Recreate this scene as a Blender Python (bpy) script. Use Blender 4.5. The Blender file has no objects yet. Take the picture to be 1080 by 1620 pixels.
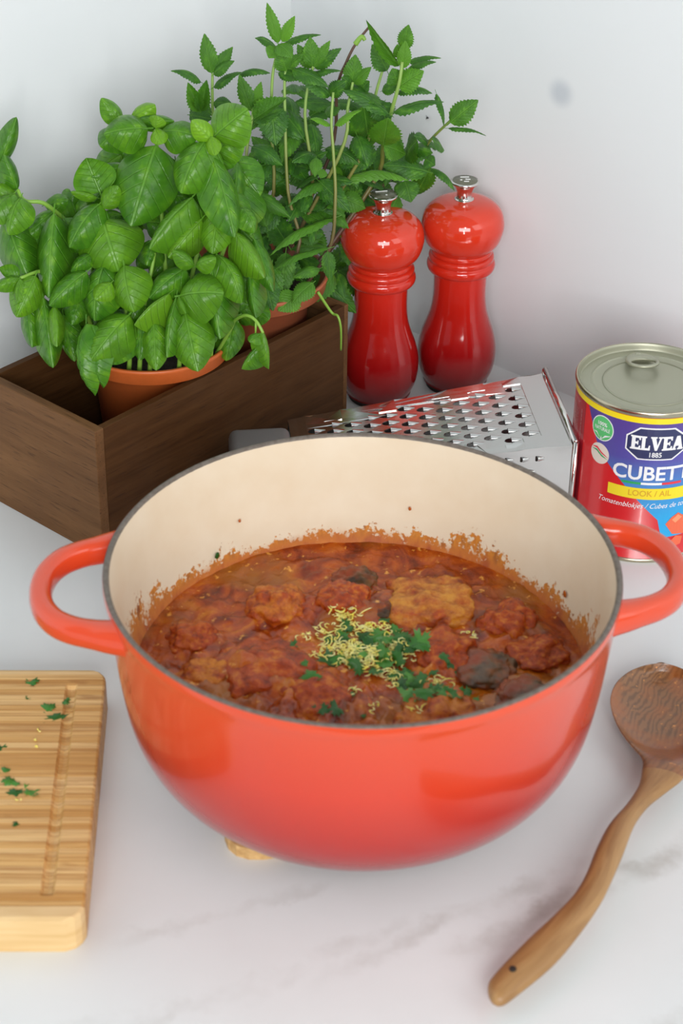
import bpy, bmesh, math, random
from math import sin, cos, pi, radians, atan2, hypot, exp, sqrt
from mathutils import Vector, Matrix, noise
from mathutils.bvhtree import BVHTree

S = bpy.context.scene
COL = S.collection
random.seed(7)

# ------------------------------------------------------------------ camera
FPX = 3035.0                                   # focal length in pixels of the 1080 x 1620 frame
CAM = Vector((0, 0, 0.74989))
CR = Vector((0.99988065, 0.0083813, 0.01297853))
CU = Vector((-0.01544955, 0.54243043, 0.83995865))
CF = Vector((0.0, 0.84005892, -0.54249518))
cd = bpy.data.cameras.new('camera')
cam = bpy.data.objects.new('camera', cd); COL.objects.link(cam)
cam.matrix_world = Matrix(((CR.x, CU.x, -CF.x, CAM.x), (CR.y, CU.y, -CF.y, CAM.y), (CR.z, CU.z, -CF.z, CAM.z), (0, 0, 0, 1)))
cd.sensor_fit = 'HORIZONTAL'; cd.sensor_width = 24.0; cd.lens = FPX * 24.0 / 1080.0
cd.clip_start = 0.05; cd.clip_end = 50
cd.dof.use_dof = True; cd.dof.focus_distance = 1.37; cd.dof.aperture_fstop = 11.0
S.camera = cam

# ------------------------------------------------------------------ world, lights, exposure
w = bpy.data.worlds.new('world'); S.world = w; w.use_nodes = True
bg = w.node_tree.nodes['Background']
bg.inputs['Color'].default_value = (0.86, 0.93, 1.0, 1); bg.inputs['Strength'].default_value = 0.40

def window_light(name, loc, target, sx, sy, power, col):
    ld = bpy.data.lights.new(name, 'AREA'); ld.shape = 'RECTANGLE'; ld.size = sx; ld.size_y = sy
    ld.energy = power; ld.color = col
    o = bpy.data.objects.new(name, ld); COL.objects.link(o); o.location = loc
    o.rotation_euler = (Vector(target) - Vector(loc)).to_track_quat('-Z', 'Y').to_euler()
    return o
window_light('window_light', (0.20, -1.85, 1.20), (-0.05, 1.2, 0.15), 1.8, 1.1, 86, (0.985, 0.99, 1.0))
window_light('window_pane_light', (0.30, -1.5, 1.75), (0, 1.1, 0.1), 0.20, 0.45, 9, (1.0, 0.98, 0.96))
window_light('low_pane_light', (0.12, -2.5, 0.55), (0.05, 1.3, 0.1), 0.11, 0.8, 15, (1.0, 0.99, 0.97))
window_light('side_window_light', (1.75, -0.30, 1.35), (-0.1, 1.2, 0.2), 1.5, 1.4, 20, (1.0, 0.985, 0.96))

vs = S.view_settings
S.display_settings.display_device = 'sRGB'
vs.view_transform = 'Standard'; vs.look = 'None'; vs.gamma = 1.0; vs.use_curve_mapping = False
vs.exposure = -0.39

# ------------------------------------------------------------------ helpers
def ray(px, py):
    return (px - 540.0) * CR - (py - 810.0) * CU + FPX * CF
def atz(px, py, z=0.0):
    d = ray(px, py); return CAM + d * ((z - CAM.z) / d.z)
def atY(px, py, Y):
    d = ray(px, py); return CAM + d * (Y / d.y)
def pxm(P):                                    # metres per pixel at a point
    return (Vector(P) - CAM).dot(CF) / FPX

U = Vector((0.6528, 0.7576, 0)); V = Vector((-0.7576, 0.6528, 0)); A0 = Vector((-0.1642, 1.0961, 0))
ROT = Matrix(((U.x, V.x, 0), (U.y, V.y, 0), (0, 0, 1)))
ANG = atan2(U.y, U.x)
def uv(u, v, z=0.0): return A0 + U * u + V * v + Vector((0, 0, z))

def link(name, me, mat=None, parent=None, loc=None, smooth=True):
    o = bpy.data.objects.new(name, me); COL.objects.link(o)
    if mat is not None and len(me.materials) == 0: me.materials.append(mat)
    if parent is not None: o.parent = parent
    if loc is not None: o.location = loc
    return o
def mesh(name, verts, faces, smooth=True):
    me = bpy.data.meshes.new(name); me.from_pydata([tuple(v) for v in verts], [], faces)
    if smooth: me.polygons.foreach_set('use_smooth', [True] * len(me.polygons))
    me.update(); return me
def from_bm(name, bm, smooth=False):
    me = bpy.data.meshes.new(name); bm.normal_update(); bm.to_mesh(me); bm.free()
    if smooth: me.polygons.foreach_set('use_smooth', [True] * len(me.polygons))
    return me
def thing(name, label, cat, loc=(0, 0, 0), rz=0.0, group=None):
    o = bpy.data.objects.new(name, None); COL.objects.link(o); o.location = loc; o.rotation_euler = (0, 0, rz)
    o.empty_display_size = 0.02
    return tag(o, label, cat, group)
def tag(o, label=None, cat=None, group=None, kind=None):
    if label: o['label'] = label
    if cat: o['category'] = cat
    if group: o['group'] = group
    if kind: o['kind'] = kind
    return o
def lathe(prof, n=72, closed=False):
    vs_, fs = [], []
    m = len(prof)
    for i in range(n):
        a = 2 * pi * i / n; c, s = cos(a), sin(a)
        for r, z in prof: vs_.append((r * c, r * s, z))
    for i in range(n):
        j = (i + 1) % n
        for k in range(m if closed else m - 1):
            k2 = (k + 1) % m
            fs.append((i * m + k, j * m + k, j * m + k2, i * m + k2))
    return vs_, fs
def lathe_obj(name, prof, mat, parent=None, n=72, closed=False, loc=None):
    v, f = lathe(prof, n, closed)
    bm = bmesh.new(); me = mesh(name, v, f); bm.from_mesh(me)
    bmesh.ops.remove_doubles(bm, verts=bm.verts, dist=1e-6)
    bmesh.ops.recalc_face_normals(bm, faces=bm.faces)
    bm.to_mesh(me); bm.free()
    me.polygons.foreach_set('use_smooth', [True] * len(me.polygons))
    return link(name, me, mat, parent, loc)
def smooth_prof(pts, k=6):                     # Catmull-Rom through profile points
    out = []
    P = [pts[0]] + list(pts) + [pts[-1]]
    for i in range(1, len(P) - 2):
        for s in range(k):
            t = s / k; q = []
            for d in range(len(P[0])):
                a, b, c, e = P[i - 1][d], P[i][d], P[i + 1][d], P[i + 2][d]
                q.append(0.5 * (2 * b + (c - a) * t + (2 * a - 5 * b + 4 * c - e) * t * t + (3 * b - a - 3 * c + e) * t ** 3))
            out.append(tuple(q))
    out.append(tuple(pts[-1])); return out
def tube(path, rad, n=10, cap=True):
    vs_, fs = [], []
    path = [Vector(p) for p in path]; m = len(path)
    rads = rad if isinstance(rad, (list, tuple)) else [rad] * m
    up = None
    for i, p in enumerate(path):
        t = (path[min(i + 1, m - 1)] - path[max(i - 1, 0)]).normalized()
        if up is None:
            up = Vector((0, 0, 1)) if abs(t.z) < 0.9 else Vector((1, 0, 0))
        x = t.cross(up).normalized(); up = x.cross(t).normalized()
        for k in range(n):
            a = 2 * pi * k / n; vs_.append(p + (x * cos(a) + up * sin(a)) * rads[i])
    for i in range(m - 1):
        for k in range(n):
            k2 = (k + 1) % n; fs.append((i * n + k, i * n + k2, (i + 1) * n + k2, (i + 1) * n + k))
    if cap:
        fs.append(tuple(range(n))[::-1]); fs.append(tuple((m - 1) * n + k for k in range(n)))
    return vs_, fs
def box_bm(sx, sy, sz, bev=0.0, seg=2, center=(0, 0, 0)):
    bm = bmesh.new(); bmesh.ops.create_cube(bm, size=1.0)
    for v in bm.verts: v.co = Vector((v.co.x * sx + center[0], v.co.y * sy + center[1], v.co.z * sz + center[2]))
    if bev > 0: bmesh.ops.bevel(bm, geom=list(bm.edges), offset=bev, segments=seg, affect='EDGES', profile=0.5)
    return bm
def fbm(p, o=4):
    return noise.fractal(Vector(p), 0.9, 2.1, o, noise_basis='PERLIN_ORIGINAL')

# ------------------------------------------------------------------ materials
class NT:
    def __init__(s, name):
        s.m = bpy.data.materials.new(name); s.m.use_nodes = True; s.t = s.m.node_tree
        s.b = s.t.nodes['Principled BSDF']; s.out = s.t.nodes['Material Output']
    def n(s, typ, **k):
        x = s.t.nodes.new(typ)
        for a, b in k.items(): setattr(x, a, b)
        return x
    def l(s, a, b): s.t.links.new(a, b)
    def coord(s, kind='Object'):
        return s.n('ShaderNodeTexCoord').outputs[kind]
    def math(s, op, a, b=None, clamp=False):
        x = s.n('ShaderNodeMath', operation=op); x.use_clamp = clamp
        for i, v in enumerate((a, b)):
            if v is None: continue
            if hasattr(v, 'node'): s.l(v, x.inputs[i])
            else: x.inputs[i].default_value = v
        return x.outputs[0]
    def noise(s, vec, scale, detail=4, rough=0.55, dist=0.0):
        x = s.n('ShaderNodeTexNoise'); x.inputs['Scale'].default_value = scale; x.inputs['Detail'].default_value = detail
        x.inputs['Roughness'].default_value = rough; x.inputs['Distortion'].default_value = dist
        if vec is not None: s.l(vec, x.inputs['Vector'])
        return x.outputs['Fac']
    def map(s, vec, scale=(1, 1, 1), rot=(0, 0, 0), loc=(0, 0, 0)):
        x = s.n('ShaderNodeMapping'); x.inputs['Scale'].default_value = scale; x.inputs['Rotation'].default_value = rot
        x.inputs['Location'].default_value = loc; s.l(vec, x.inputs['Vector']); return x.outputs[0]
    def ramp(s, fac, stops, interp='LINEAR'):
        x = s.n('ShaderNodeValToRGB'); cr = x.color_ramp; cr.interpolation = interp
        while len(cr.elements) < len(stops): cr.elements.new(0.5)
        for e, (p, c) in zip(cr.elements, stops): e.position = p; e.color = (*c, 1) if len(c) == 3 else c
        s.l(fac, x.inputs[0]); return x.outputs[0]
    def mix(s, fac, a, b, mode='MIX'):
        x = s.n('ShaderNodeMix', data_type='RGBA', blend_type=mode)
        for sock, v in ((x.inputs[0], fac), (x.inputs[6], a), (x.inputs[7], b)):
            if hasattr(v, 'node'): s.l(v, sock)
            elif isinstance(v, (int, float)): sock.default_value = v
            else: sock.default_value = (*v, 1)
        return x.outputs[2]
    def sep(s, vec):
        x = s.n('ShaderNodeSeparateXYZ'); s.l(vec, x.inputs[0]); return x.outputs
    def comb(s, x_, y_, z_):
        x = s.n('ShaderNodeCombineXYZ')
        for i, v in enumerate((x_, y_, z_)):
            if hasattr(v, 'node'): s.l(v, x.inputs[i])
            else: x.inputs[i].default_value = v
        return x.outputs[0]
    def maprange(s, v, a, b, c=0.0, d=1.0, smooth=False):
        x = s.n('ShaderNodeMapRange'); x.clamp = True
        if smooth: x.interpolation_type = 'SMOOTHSTEP'
        s.l(v, x.inputs[0])
        for i, q in enumerate((a, b, c, d)):
            if hasattr(q, 'node'): s.l(q, x.inputs[i + 1])
            else: x.inputs[i + 1].default_value = q
        return x.outputs[0]
    def bump(s, h, strength=0.3, dist=0.001):
        x = s.n('ShaderNodeBump'); x.inputs['Strength'].default_value = strength; x.inputs['Distance'].default_value = dist
        s.l(h, x.inputs['Height']); s.l(x.outputs[0], s.b.inputs['Normal'])
    def col(s, c):
        if hasattr(c, 'node'): s.l(c, s.b.inputs['Base Color'])
        else: s.b.inputs['Base Color'].default_value = (*c, 1)
    def set(s, **k):
        names = dict(rough='Roughness', metal='Metallic', coat='Coat Weight', coatr='Coat Roughness', spec='Specular IOR Level',
                     sss='Subsurface Weight', ssr='Subsurface Radius', sssc='Subsurface Scale', aniso='Anisotropic', sheen='Sheen Weight')
        for a, v in k.items():
            i = s.b.inputs[names[a]]
            if hasattr(v, 'node'): s.l(v, i)
            else: i.default_value = v
        return s
def srgb(r, g, b):
    f = lambda c: (c / 255 / 12.92) if c / 255 <= 0.04045 else ((c / 255 + 0.055) / 1.055) ** 2.4
    return (f(r), f(g), f(b))
def plain(name, c, **k):
    t = NT(name); t.col(c); t.set(**k); return t.m

M = {}
def make_materials():
    # wall paint: satin white with one soft grey mark
    t = NT('wall_paint'); c = t.coord('Object')
    g = t.noise(c, 3.0, 3); base = t.ramp(g, [(0.3, (0.765, 0.795, 0.805)), (0.7, (0.795, 0.82, 0.825))])
    t.col(base); t.set(rough=0.42, spec=0.4); t.bump(t.noise(c, 260, 2), 0.04, 0.0004); M['wall'] = t.m
    # marble worktop
    t = NT('marble'); c = t.coord('Object')
    cloud = t.noise(c, 4.0, 5, 0.6)
    base = t.ramp(cloud, [(0.3, (0.685, 0.712, 0.704)), (0.65, (0.745, 0.772, 0.768))])
    wob = t.n('ShaderNodeTexNoise'); wob.inputs['Scale'].default_value = 9; wob.inputs['Detail'].default_value = 7; wob.inputs['Roughness'].default_value = 0.62
    t.l(c, wob.inputs['Vector'])
    vv = t.n('ShaderNodeVectorMath', operation='MULTIPLY_ADD'); t.l(wob.outputs['Color'], vv.inputs[0])
    vv.inputs[1].default_value = (0.10, 0.10, 0); t.l(c, vv.inputs[2])
    P = t.sep(vv.outputs[0])
    def vein(ang, off, w0, lo, hi, strength, seed):
        ca, sa = cos(ang), sin(ang)
        d = t.math('ADD', t.math('MULTIPLY', P[0], -sa), t.math('MULTIPLY', P[1], ca))
        s_ = t.math('ADD', t.math('MULTIPLY', P[0], ca), t.math('MULTIPLY', P[1], sa))
        d = t.math('ABSOLUTE', t.math('SUBTRACT', d, off))
        band = t.maprange(d, 0.0, w0, 1.0, 0.0, True)
        a = t.maprange(s_, lo, lo + 0.06, 0, 1, True); b = t.maprange(s_, hi - 0.06, hi, 1, 0, True)
        pat = t.maprange(t.noise(t.map(c, loc=(seed, seed * 2, 0)), 22, 4), 0.38, 0.66)
        return t.math('MULTIPLY', t.math('MULTIPLY', t.math('MULTIPLY', band, pat), t.math('MULTIPLY', a, b)), strength)
    def vein2(p, q, w0, strength, seed):
        p = Vector(p) + Vector((0.05, 0.05)); q = Vector(q) + Vector((0.05, 0.05)); d = q - p; an = atan2(d.y, d.x); n_ = Vector((-sin(an), cos(an))); e_ = Vector((cos(an), sin(an)))
        return vein(an, p.dot(n_), w0, p.dot(e_) - 0.04, q.dot(e_) + 0.04, strength, seed)
    vs_ = [vein2((0.085, 0.735), (0.20, 0.83), 0.013, 0.95, 1.0), vein2((0.11, 0.64), (0.20, 0.69), 0.02, 1.0, 2.0),
           vein2((-0.10, 0.735), (0.03, 0.80), 0.007, 0.4, 3.0), vein2((0.02, 0.72), (0.14, 0.80), 0.011, 0.6, 4.0),
           vein2((-0.14, 0.66), (0.06, 0.755), 0.008, 0.4, 5.0), vein2((-0.4, 1.1), (-0.1, 1.3), 0.008, 0.2, 6.0)]
    m = vs_[0]
    for q in vs_[1:]: m = t.math('MAXIMUM', m, q)
    t.col(t.mix(m, base, (0.45, 0.44, 0.41))); t.set(rough=0.36, spec=0.42); M['marble'] = t.m
    # glossy enamel fading from orange red (top) to deep cherry (bottom); z of the object in metres
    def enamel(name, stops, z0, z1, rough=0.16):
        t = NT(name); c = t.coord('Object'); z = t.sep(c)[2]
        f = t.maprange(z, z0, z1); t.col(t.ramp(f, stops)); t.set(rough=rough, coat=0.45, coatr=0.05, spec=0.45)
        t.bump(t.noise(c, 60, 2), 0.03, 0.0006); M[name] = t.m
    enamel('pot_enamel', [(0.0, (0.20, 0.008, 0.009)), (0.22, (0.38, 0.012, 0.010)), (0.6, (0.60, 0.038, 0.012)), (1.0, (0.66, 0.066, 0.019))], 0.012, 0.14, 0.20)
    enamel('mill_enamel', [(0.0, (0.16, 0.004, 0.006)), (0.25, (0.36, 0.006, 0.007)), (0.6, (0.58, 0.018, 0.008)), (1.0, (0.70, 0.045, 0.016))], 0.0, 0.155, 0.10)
    t = NT('iron_rim'); c = t.coord(); g = t.noise(c, 300, 4); t.col(t.ramp(g, [(0.3, (0.11, 0.085, 0.066)), (0.7, (0.19, 0.16, 0.135))])); t.set(rough=0.5, metal=0.2); M['iron'] = t.m
    # cream lining with splashes of sauce above the sauce line
    t = NT('cream_enamel'); c = t.coord(); x, y, z = t.sep(c)
    an = t.math('ARCTAN2', y, x)
    lim = t.n('ShaderNodeAttribute'); lim.attribute_name = 'lim'
    sv = t.comb(t.math('MULTIPLY', an, 0.135), z, 0.0)
    n1 = t.noise(t.map(sv, (1, 0.6, 1)), 48, 6, 0.7); n2 = t.noise(sv, 330, 4, 0.6); n3 = t.noise(t.map(sv, (1, 0.4, 1), loc=(3, 1, 0)), 130, 4, 0.6)
    rel = t.math('DIVIDE', t.math('SUBTRACT', z, 0.066), lim.outputs['Fac'])     # 0 at the sauce, 1 at the splash limit
    f = t.math('ADD', t.math('SUBTRACT', 1.0, rel), t.math('MULTIPLY', t.math('SUBTRACT', n1, 0.5), 2.8))
    f = t.math('ADD', f, t.math('MULTIPLY', t.math('SUBTRACT', n2, 0.5), 1.6))
    mask = t.maprange(f, 0.46, 0.60, 0, 1, True)
    low = t.maprange(rel, 0.0, 0.55, 1.0, 0.0, True)
    fade = t.maprange(z, 0.10, 0.128, 1.0, 0.0, True)
    mask = t.math('MULTIPLY', t.math('MULTIPLY', t.math('MAXIMUM', mask, t.math('MULTIPLY', low, t.maprange(n3, 0.32, 0.5))), 0.93), fade)
    sc = t.mix(low, t.ramp(n3, [(0.3, (0.44, 0.12, 0.004)), (0.5, (0.58, 0.20, 0.006)), (0.68, (0.20, 0.04, 0.003))]), t.ramp(n3, [(0.35, (0.36, 0.055, 0.006)), (0.65, (0.58, 0.17, 0.012))]))
    base = t.ramp(t.noise(c, 30, 4), [(0.3, (0.72, 0.60, 0.44)), (0.7, (0.76, 0.66, 0.51))])
    t.col(t.mix(mask, base, sc)); t.set(rough=0.3, spec=0.4); t.bump(mask, 0.4, 0.0008); M['cream'] = t.m
    # stew
    t = NT('tomato_sauce'); c = t.coord()
    a = t.noise(c, 42, 5, 0.62, 0.8); b = t.noise(c, 150, 5, 0.65); d = t.noise(t.map(c, loc=(5, 2, 1)), 16, 3)
    big = t.ramp(a, [(0.28, (0.05, 0.006, 0.001)), (0.43, (0.23, 0.026, 0.0012)), (0.57, (0.42, 0.072, 0.003)), (0.72, (0.58, 0.19, 0.008))])
    big = t.mix(t.maprange(d, 0.5, 0.68), big, (0.34, 0.105, 0.008))
    fl = t.maprange(b, 0.61, 0.67)
    col = t.mix(fl, big, (0.72, 0.32, 0.05))
    dk = t.maprange(b, 0.36, 0.28); col = t.mix(t.math('MULTIPLY', dk, 0.6), col, (0.08, 0.012, 0.002))
    t.col(col); t.set(rough=t.maprange(a, 0.3, 0.7, 0.10, 0.20), spec=0.5)
    t.bump(t.math('ADD', b, t.noise(c, 420, 3)), 0.5, 0.0010); M['sauce'] = t.m
    def meat(name, hi, mid, lo, thr):
        t = NT(name); c = t.coord('Generated'); z = t.sep(c)[2]; oi = t.n('ShaderNodeObjectInfo').outputs['Random']
        cc = t.n('ShaderNodeVectorMath', operation='ADD'); t.l(c, cc.inputs[0]); t.l(t.comb(t.math('MULTIPLY', oi, 9.0), oi, 0.0), cc.inputs[1])
        a = t.noise(cc.outputs[0], 3.0, 5, 0.65); b = t.noise(cc.outputs[0], 9, 5, 0.6)
        m = t.maprange(t.math('ADD', a, t.math('MULTIPLY', t.math('SUBTRACT', z, 0.75), 0.35)), thr, thr + 0.16)
        top = t.ramp(b, [(0.3, mid), (0.6, hi)])
        sa = t.ramp(b, [(0.3, (0.16, 0.018, 0.002)), (0.52, lo), (0.70, (0.54, 0.15, 0.010))])
        t.col(t.mix(m, sa, top)); t.set(rough=0.20, spec=0.36); t.bump(t.math('ADD', b, t.noise(cc.outputs[0], 40, 3)), 0.6, 0.0012); M[name] = t.m
    meat('meat_golden', (0.60, 0.25, 0.028), (0.42, 0.11, 0.008), (0.40, 0.062, 0.005), 0.42)
    meat('meat_orange', (0.58, 0.19, 0.014), (0.42, 0.085, 0.006), (0.40, 0.056, 0.005), 0.50)
    meat('meat_red', (0.48, 0.105, 0.008), (0.40, 0.054, 0.005), (0.38, 0.048, 0.004), 0.58)
    t = NT('aubergine'); c = t.coord(); a = t.noise(c, 90, 4); t.col(t.mix(t.maprange(t.noise(t.map(c, loc=(2, 7, 1)), 55, 4), 0.42, 0.62), t.ramp(a, [(0.3, (0.02, 0.010, 0.006)), (0.5, (0.07, 0.032, 0.009)), (0.7, (0.17, 0.07, 0.012))]), (0.24, 0.035, 0.004))); t.set(rough=0.3, spec=0.3); t.bump(a, 0.3, 0.001); M['aubergine'] = t.m
    t = NT('mushroom_grey'); c = t.coord(); a = t.noise(c, 120, 4); t.col(t.mix(t.maprange(t.noise(t.map(c, loc=(2, 7, 1)), 55, 4), 0.42, 0.62), t.ramp(a, [(0.3, (0.05, 0.028, 0.015)), (0.5, (0.11, 0.06, 0.03)), (0.7, (0.22, 0.07, 0.015))]), (0.24, 0.035, 0.004))); t.set(rough=0.4); t.bump(a, 0.4, 0.001); M['mushroom'] = t.m
    t = NT('parsley_green'); oi = t.n('ShaderNodeObjectInfo').outputs['Random']; t.col(t.ramp(oi, [(0, (0.010, 0.075, 0.006)), (0.6, (0.030, 0.16, 0.010)), (1, (0.085, 0.26, 0.035))])); t.set(rough=0.45); M['parsley'] = t.m
    t = NT('zest_yellow'); c = t.coord(); t.col(t.ramp(t.noise(c, 200, 3), [(0.35, (0.95, 0.78, 0.10)), (0.65, (0.96, 0.93, 0.46))])); t.set(rough=0.5, sss=0.1, sssc=0.002); M['zest'] = t.m
    M['oil_drop'] = plain('sauce_drop', (0.40, 0.09, 0.008), rough=0.2)
    # dark walnut box
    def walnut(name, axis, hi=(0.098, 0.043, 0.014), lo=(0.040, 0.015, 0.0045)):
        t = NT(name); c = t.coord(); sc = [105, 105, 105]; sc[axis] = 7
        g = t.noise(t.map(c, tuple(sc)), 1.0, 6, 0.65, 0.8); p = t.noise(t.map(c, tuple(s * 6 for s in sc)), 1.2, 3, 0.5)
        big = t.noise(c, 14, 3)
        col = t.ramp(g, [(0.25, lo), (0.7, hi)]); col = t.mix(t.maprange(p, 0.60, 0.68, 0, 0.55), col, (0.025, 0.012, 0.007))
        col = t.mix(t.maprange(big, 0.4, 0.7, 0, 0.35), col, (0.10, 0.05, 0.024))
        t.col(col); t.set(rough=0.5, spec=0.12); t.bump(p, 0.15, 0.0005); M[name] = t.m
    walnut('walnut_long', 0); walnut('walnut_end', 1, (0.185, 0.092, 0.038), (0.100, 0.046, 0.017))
    # bamboo
    t = NT('bamboo'); c = t.coord(); oi = t.n('ShaderNodeObjectInfo').outputs['Random']
    cc = t.n('ShaderNodeVectorMath', operation='ADD'); t.l(c, cc.inputs[0]); t.l(t.comb(t.math('MULTIPLY', oi, 3.0), oi, oi), cc.inputs[1])
    g = t.noise(t.map(cc.outputs[0], (10, 420, 420)), 1.0, 5, 0.6, 0.3); kn = t.noise(t.map(cc.outputs[0], (30, 90, 90)), 1.0, 2)
    tone = t.ramp(oi, [(0, (0.56, 0.30, 0.085)), (0.5, (0.68, 0.41, 0.14)), (1, (0.76, 0.52, 0.23))])
    col = t.mix(t.maprange(g, 0.42, 0.66, 0, 0.75), tone, (0.36, 0.15, 0.03)); col = t.mix(t.maprange(kn, 0.66, 0.75, 0, 0.5), col, (0.26, 0.10, 0.02))
    t.col(col); t.set(rough=0.48, spec=0.35); t.bump(g, 0.12, 0.0006); M['bamboo'] = t.m
    t = NT('bamboo_edge'); c = t.coord(); g = t.noise(t.map(c, (12, 60, 200)), 1.0, 4, 0.6, 0.3); t.col(t.ramp(g, [(0.3, (0.62, 0.40, 0.17)), (0.7, (0.74, 0.53, 0.27))])); t.set(rough=0.5, spec=0.3); M['bamboo_edge'] = t.m
    t = NT('bamboo_groove'); c = t.coord(); g = t.noise(t.map(c, (120, 300, 10)), 1, 4); t.col(t.ramp(g, [(0.3, (0.42, 0.20, 0.05)), (0.7, (0.66, 0.42, 0.18))])); t.set(rough=0.35); M['groove'] = t.m
    # spoon: wood grain along the handle; darker and wet in the bowl
    t = NT('olive_wood'); c = t.coord('UV'); g = t.noise(t.map(c, (7, 1.8, 1), rot=(0, 0, 0.12)), 1.6, 5, 0.55, 1.6); f = t.noise(t.map(c, (90, 6, 1)), 2.0, 3)
    col = t.ramp(g, [(0.25, (0.24, 0.118, 0.038)), (0.5, (0.335, 0.178, 0.062)), (0.75, (0.42, 0.24, 0.092))]); col = t.mix(t.maprange(f, 0.5, 0.7, 0, 0.35), col, (0.20, 0.09, 0.028))
    t.col(col); t.set(rough=0.42); t.bump(f, 0.1, 0.0004); M['spoon_handle'] = t.m
    t = NT('wet_wood'); c = t.coord('UV'); o = t.coord(); wv = t.n('ShaderNodeTexWave', wave_type='BANDS', bands_direction='X'); wv.inputs['Scale'].default_value = 7; wv.inputs['Distortion'].default_value = 14; wv.inputs['Detail'].default_value = 4; wv.inputs['Detail Scale'].default_value = 0.8
    t.l(t.map(c, (1, 0.9, 1), rot=(0, 0, 0.75)), wv.inputs['Vector'])
    col = t.ramp(wv.outputs['Fac'], [(0.1, (0.13, 0.058, 0.022)), (0.6, (0.215, 0.098, 0.036))])
    sp = t.noise(o, 300, 4, 0.6); patch = t.noise(o, 38, 3)
    col = t.mix(t.maprange(patch, 0.44, 0.62, 0, 0.85), col, (0.30, 0.095, 0.02)); col = t.mix(t.maprange(sp, 0.64, 0.70), col, (0.58, 0.24, 0.05))
    t.col(col); t.set(rough=0.30, coat=0.25, coatr=0.2); t.bump(sp, 0.35, 0.0008); M['spoon_bowl'] = t.m
    M['dark_hole'] = plain('hole_dark', (0.02, 0.012, 0.008), rough=0.8)
    # metals
    t = NT('steel'); c = t.coord(); t.col((0.62, 0.62, 0.61)); t.set(metal=1.0, rough=t.maprange(t.noise(t.map(c, (8, 500, 500)), 1, 3), 0.3, 0.7, 0.13, 0.22)); M['steel'] = t.m
    M['steel_dull'] = plain('steel_dull', (0.42, 0.42, 0.42), metal=1.0, rough=0.4)
    M['handle_grey'] = plain('handle_grey', (0.30, 0.30, 0.30), rough=0.4, metal=0.4)
    M['chrome'] = plain('chrome', (0.72, 0.70, 0.67), metal=1.0, rough=0.14)
    M['ink'] = plain('dark_inlay', (0.10, 0.10, 0.075), rough=0.3, metal=0.6)
    M['knob_top'] = plain('knob_top', (0.17, 0.17, 0.115), rough=0.25, metal=0.4)
    M['white_print'] = plain('white_print', (0.86, 0.86, 0.84), rough=0.4)
    M['lid_tin'] = plain('lid_tin', (0.40, 0.40, 0.30), metal=0.55, rough=0.42)
    M['tin_rim'] = plain('tin_rim', (0.50, 0.46, 0.34), metal=1.0, rough=0.25)
    # terracotta coloured plastic pots
    for nm, cc_ in (('terracotta', (0.62, 0.135, 0.028)), ('terracotta_brown', (0.42, 0.115, 0.048))):
        t = NT(nm); c = t.coord(); g = t.noise(c, 240, 3); t.col(t.mix(t.maprange(g, 0.3, 0.7, 0, 0.25), cc_, tuple(q * 0.7 for q in cc_))); t.set(rough=0.42); t.bump(g, 0.1, 0.0004); M[nm] = t.m
    t = NT('soil'); c = t.coord(); g = t.noise(c, 300, 5, 0.7); t.col(t.ramp(g, [(0.35, (0.010, 0.007, 0.005)), (0.7, (0.055, 0.035, 0.022))])); t.set(rough=0.9); t.bump(g, 1.0, 0.003); M['soil'] = t.m
    # leaves
    def leafmat(name, dark, mid, light, vein, nveins, rough, trans, pale, wr):
        t = NT(name); uvc = t.coord('UV'); x, y, _ = t.sep(uvc); oi = t.n('ShaderNodeObjectInfo').outputs['Random']
        ax = t.math('ABSOLUTE', t.math('SUBTRACT', x, 0.5))
        s = t.math('SUBTRACT', t.math('MULTIPLY', y, nveins), t.math('MULTIPLY', ax, nveins * 0.75))
        fr = t.math('ABSOLUTE', t.math('SUBTRACT', t.math('FRACT', s), 0.5))
        side = t.math('MULTIPLY', t.maprange(fr, 0.0, 0.085, 1, 0, True), t.maprange(ax, 0.30, 0.48, 1, 0.0))
        mid_ = t.maprange(ax, 0.012, 0.032, 1, 0, True)
        v = t.math('MAXIMUM', t.math('MULTIPLY', side, 0.5), mid_)
        cc = t.n('ShaderNodeVectorMath', operation='ADD'); t.l(uvc, cc.inputs[0]); t.l(t.comb(t.math('MULTIPLY', oi, 17.0), oi, 0.0), cc.inputs[1])
        n1 = t.noise(cc.outputs[0], 3.5, 4, 0.6); n2 = t.noise(cc.outputs[0], wr, 3)
        base = t.ramp(n1, [(0.3, dark), (0.55, mid), (0.75, light)])
        attr = t.n('ShaderNodeAttribute'); attr.attribute_type = 'OBJECT'; attr.attribute_name = 'young'
        base = t.mix(attr.outputs['Fac'], base, light)
        base = t.mix(t.maprange(oi, 0, 1, 0, 0.35), base, dark)
        col = t.mix(t.math('MULTIPLY', v, 0.45), base, vein)
        gm = t.n('ShaderNodeNewGeometry'); col = t.mix(t.math('MULTIPLY', gm.outputs['Backfacing'], 0.55), col, pale)
        t.col(col); t.set(rough=rough, spec=0.42)
        h = t.math('SUBTRACT', t.math('MULTIPLY', n2, 0.5), v); t.bump(h, 0.6, 0.0018)
        tr = t.n('ShaderNodeBsdfTranslucent'); t.l(t.mix(0.35, col, (0.30, 0.60, 0.02)), tr.inputs['Color'])
        ms = t.n('ShaderNodeMixShader'); ms.inputs[0].default_value = trans
        t.l(t.b.outputs[0], ms.inputs[1]); t.l(tr.outputs[0], ms.inputs[2]); t.l(ms.outputs[0], t.out.inputs['Surface']); M[name] = t.m
    leafmat('basil_leaf', (0.034, 0.145, 0.008), (0.085, 0.265, 0.013), (0.21, 0.46, 0.018), (0.16, 0.38, 0.05), 5.5, 0.34, 0.20, (0.15, 0.31, 0.09), 7)
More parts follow.
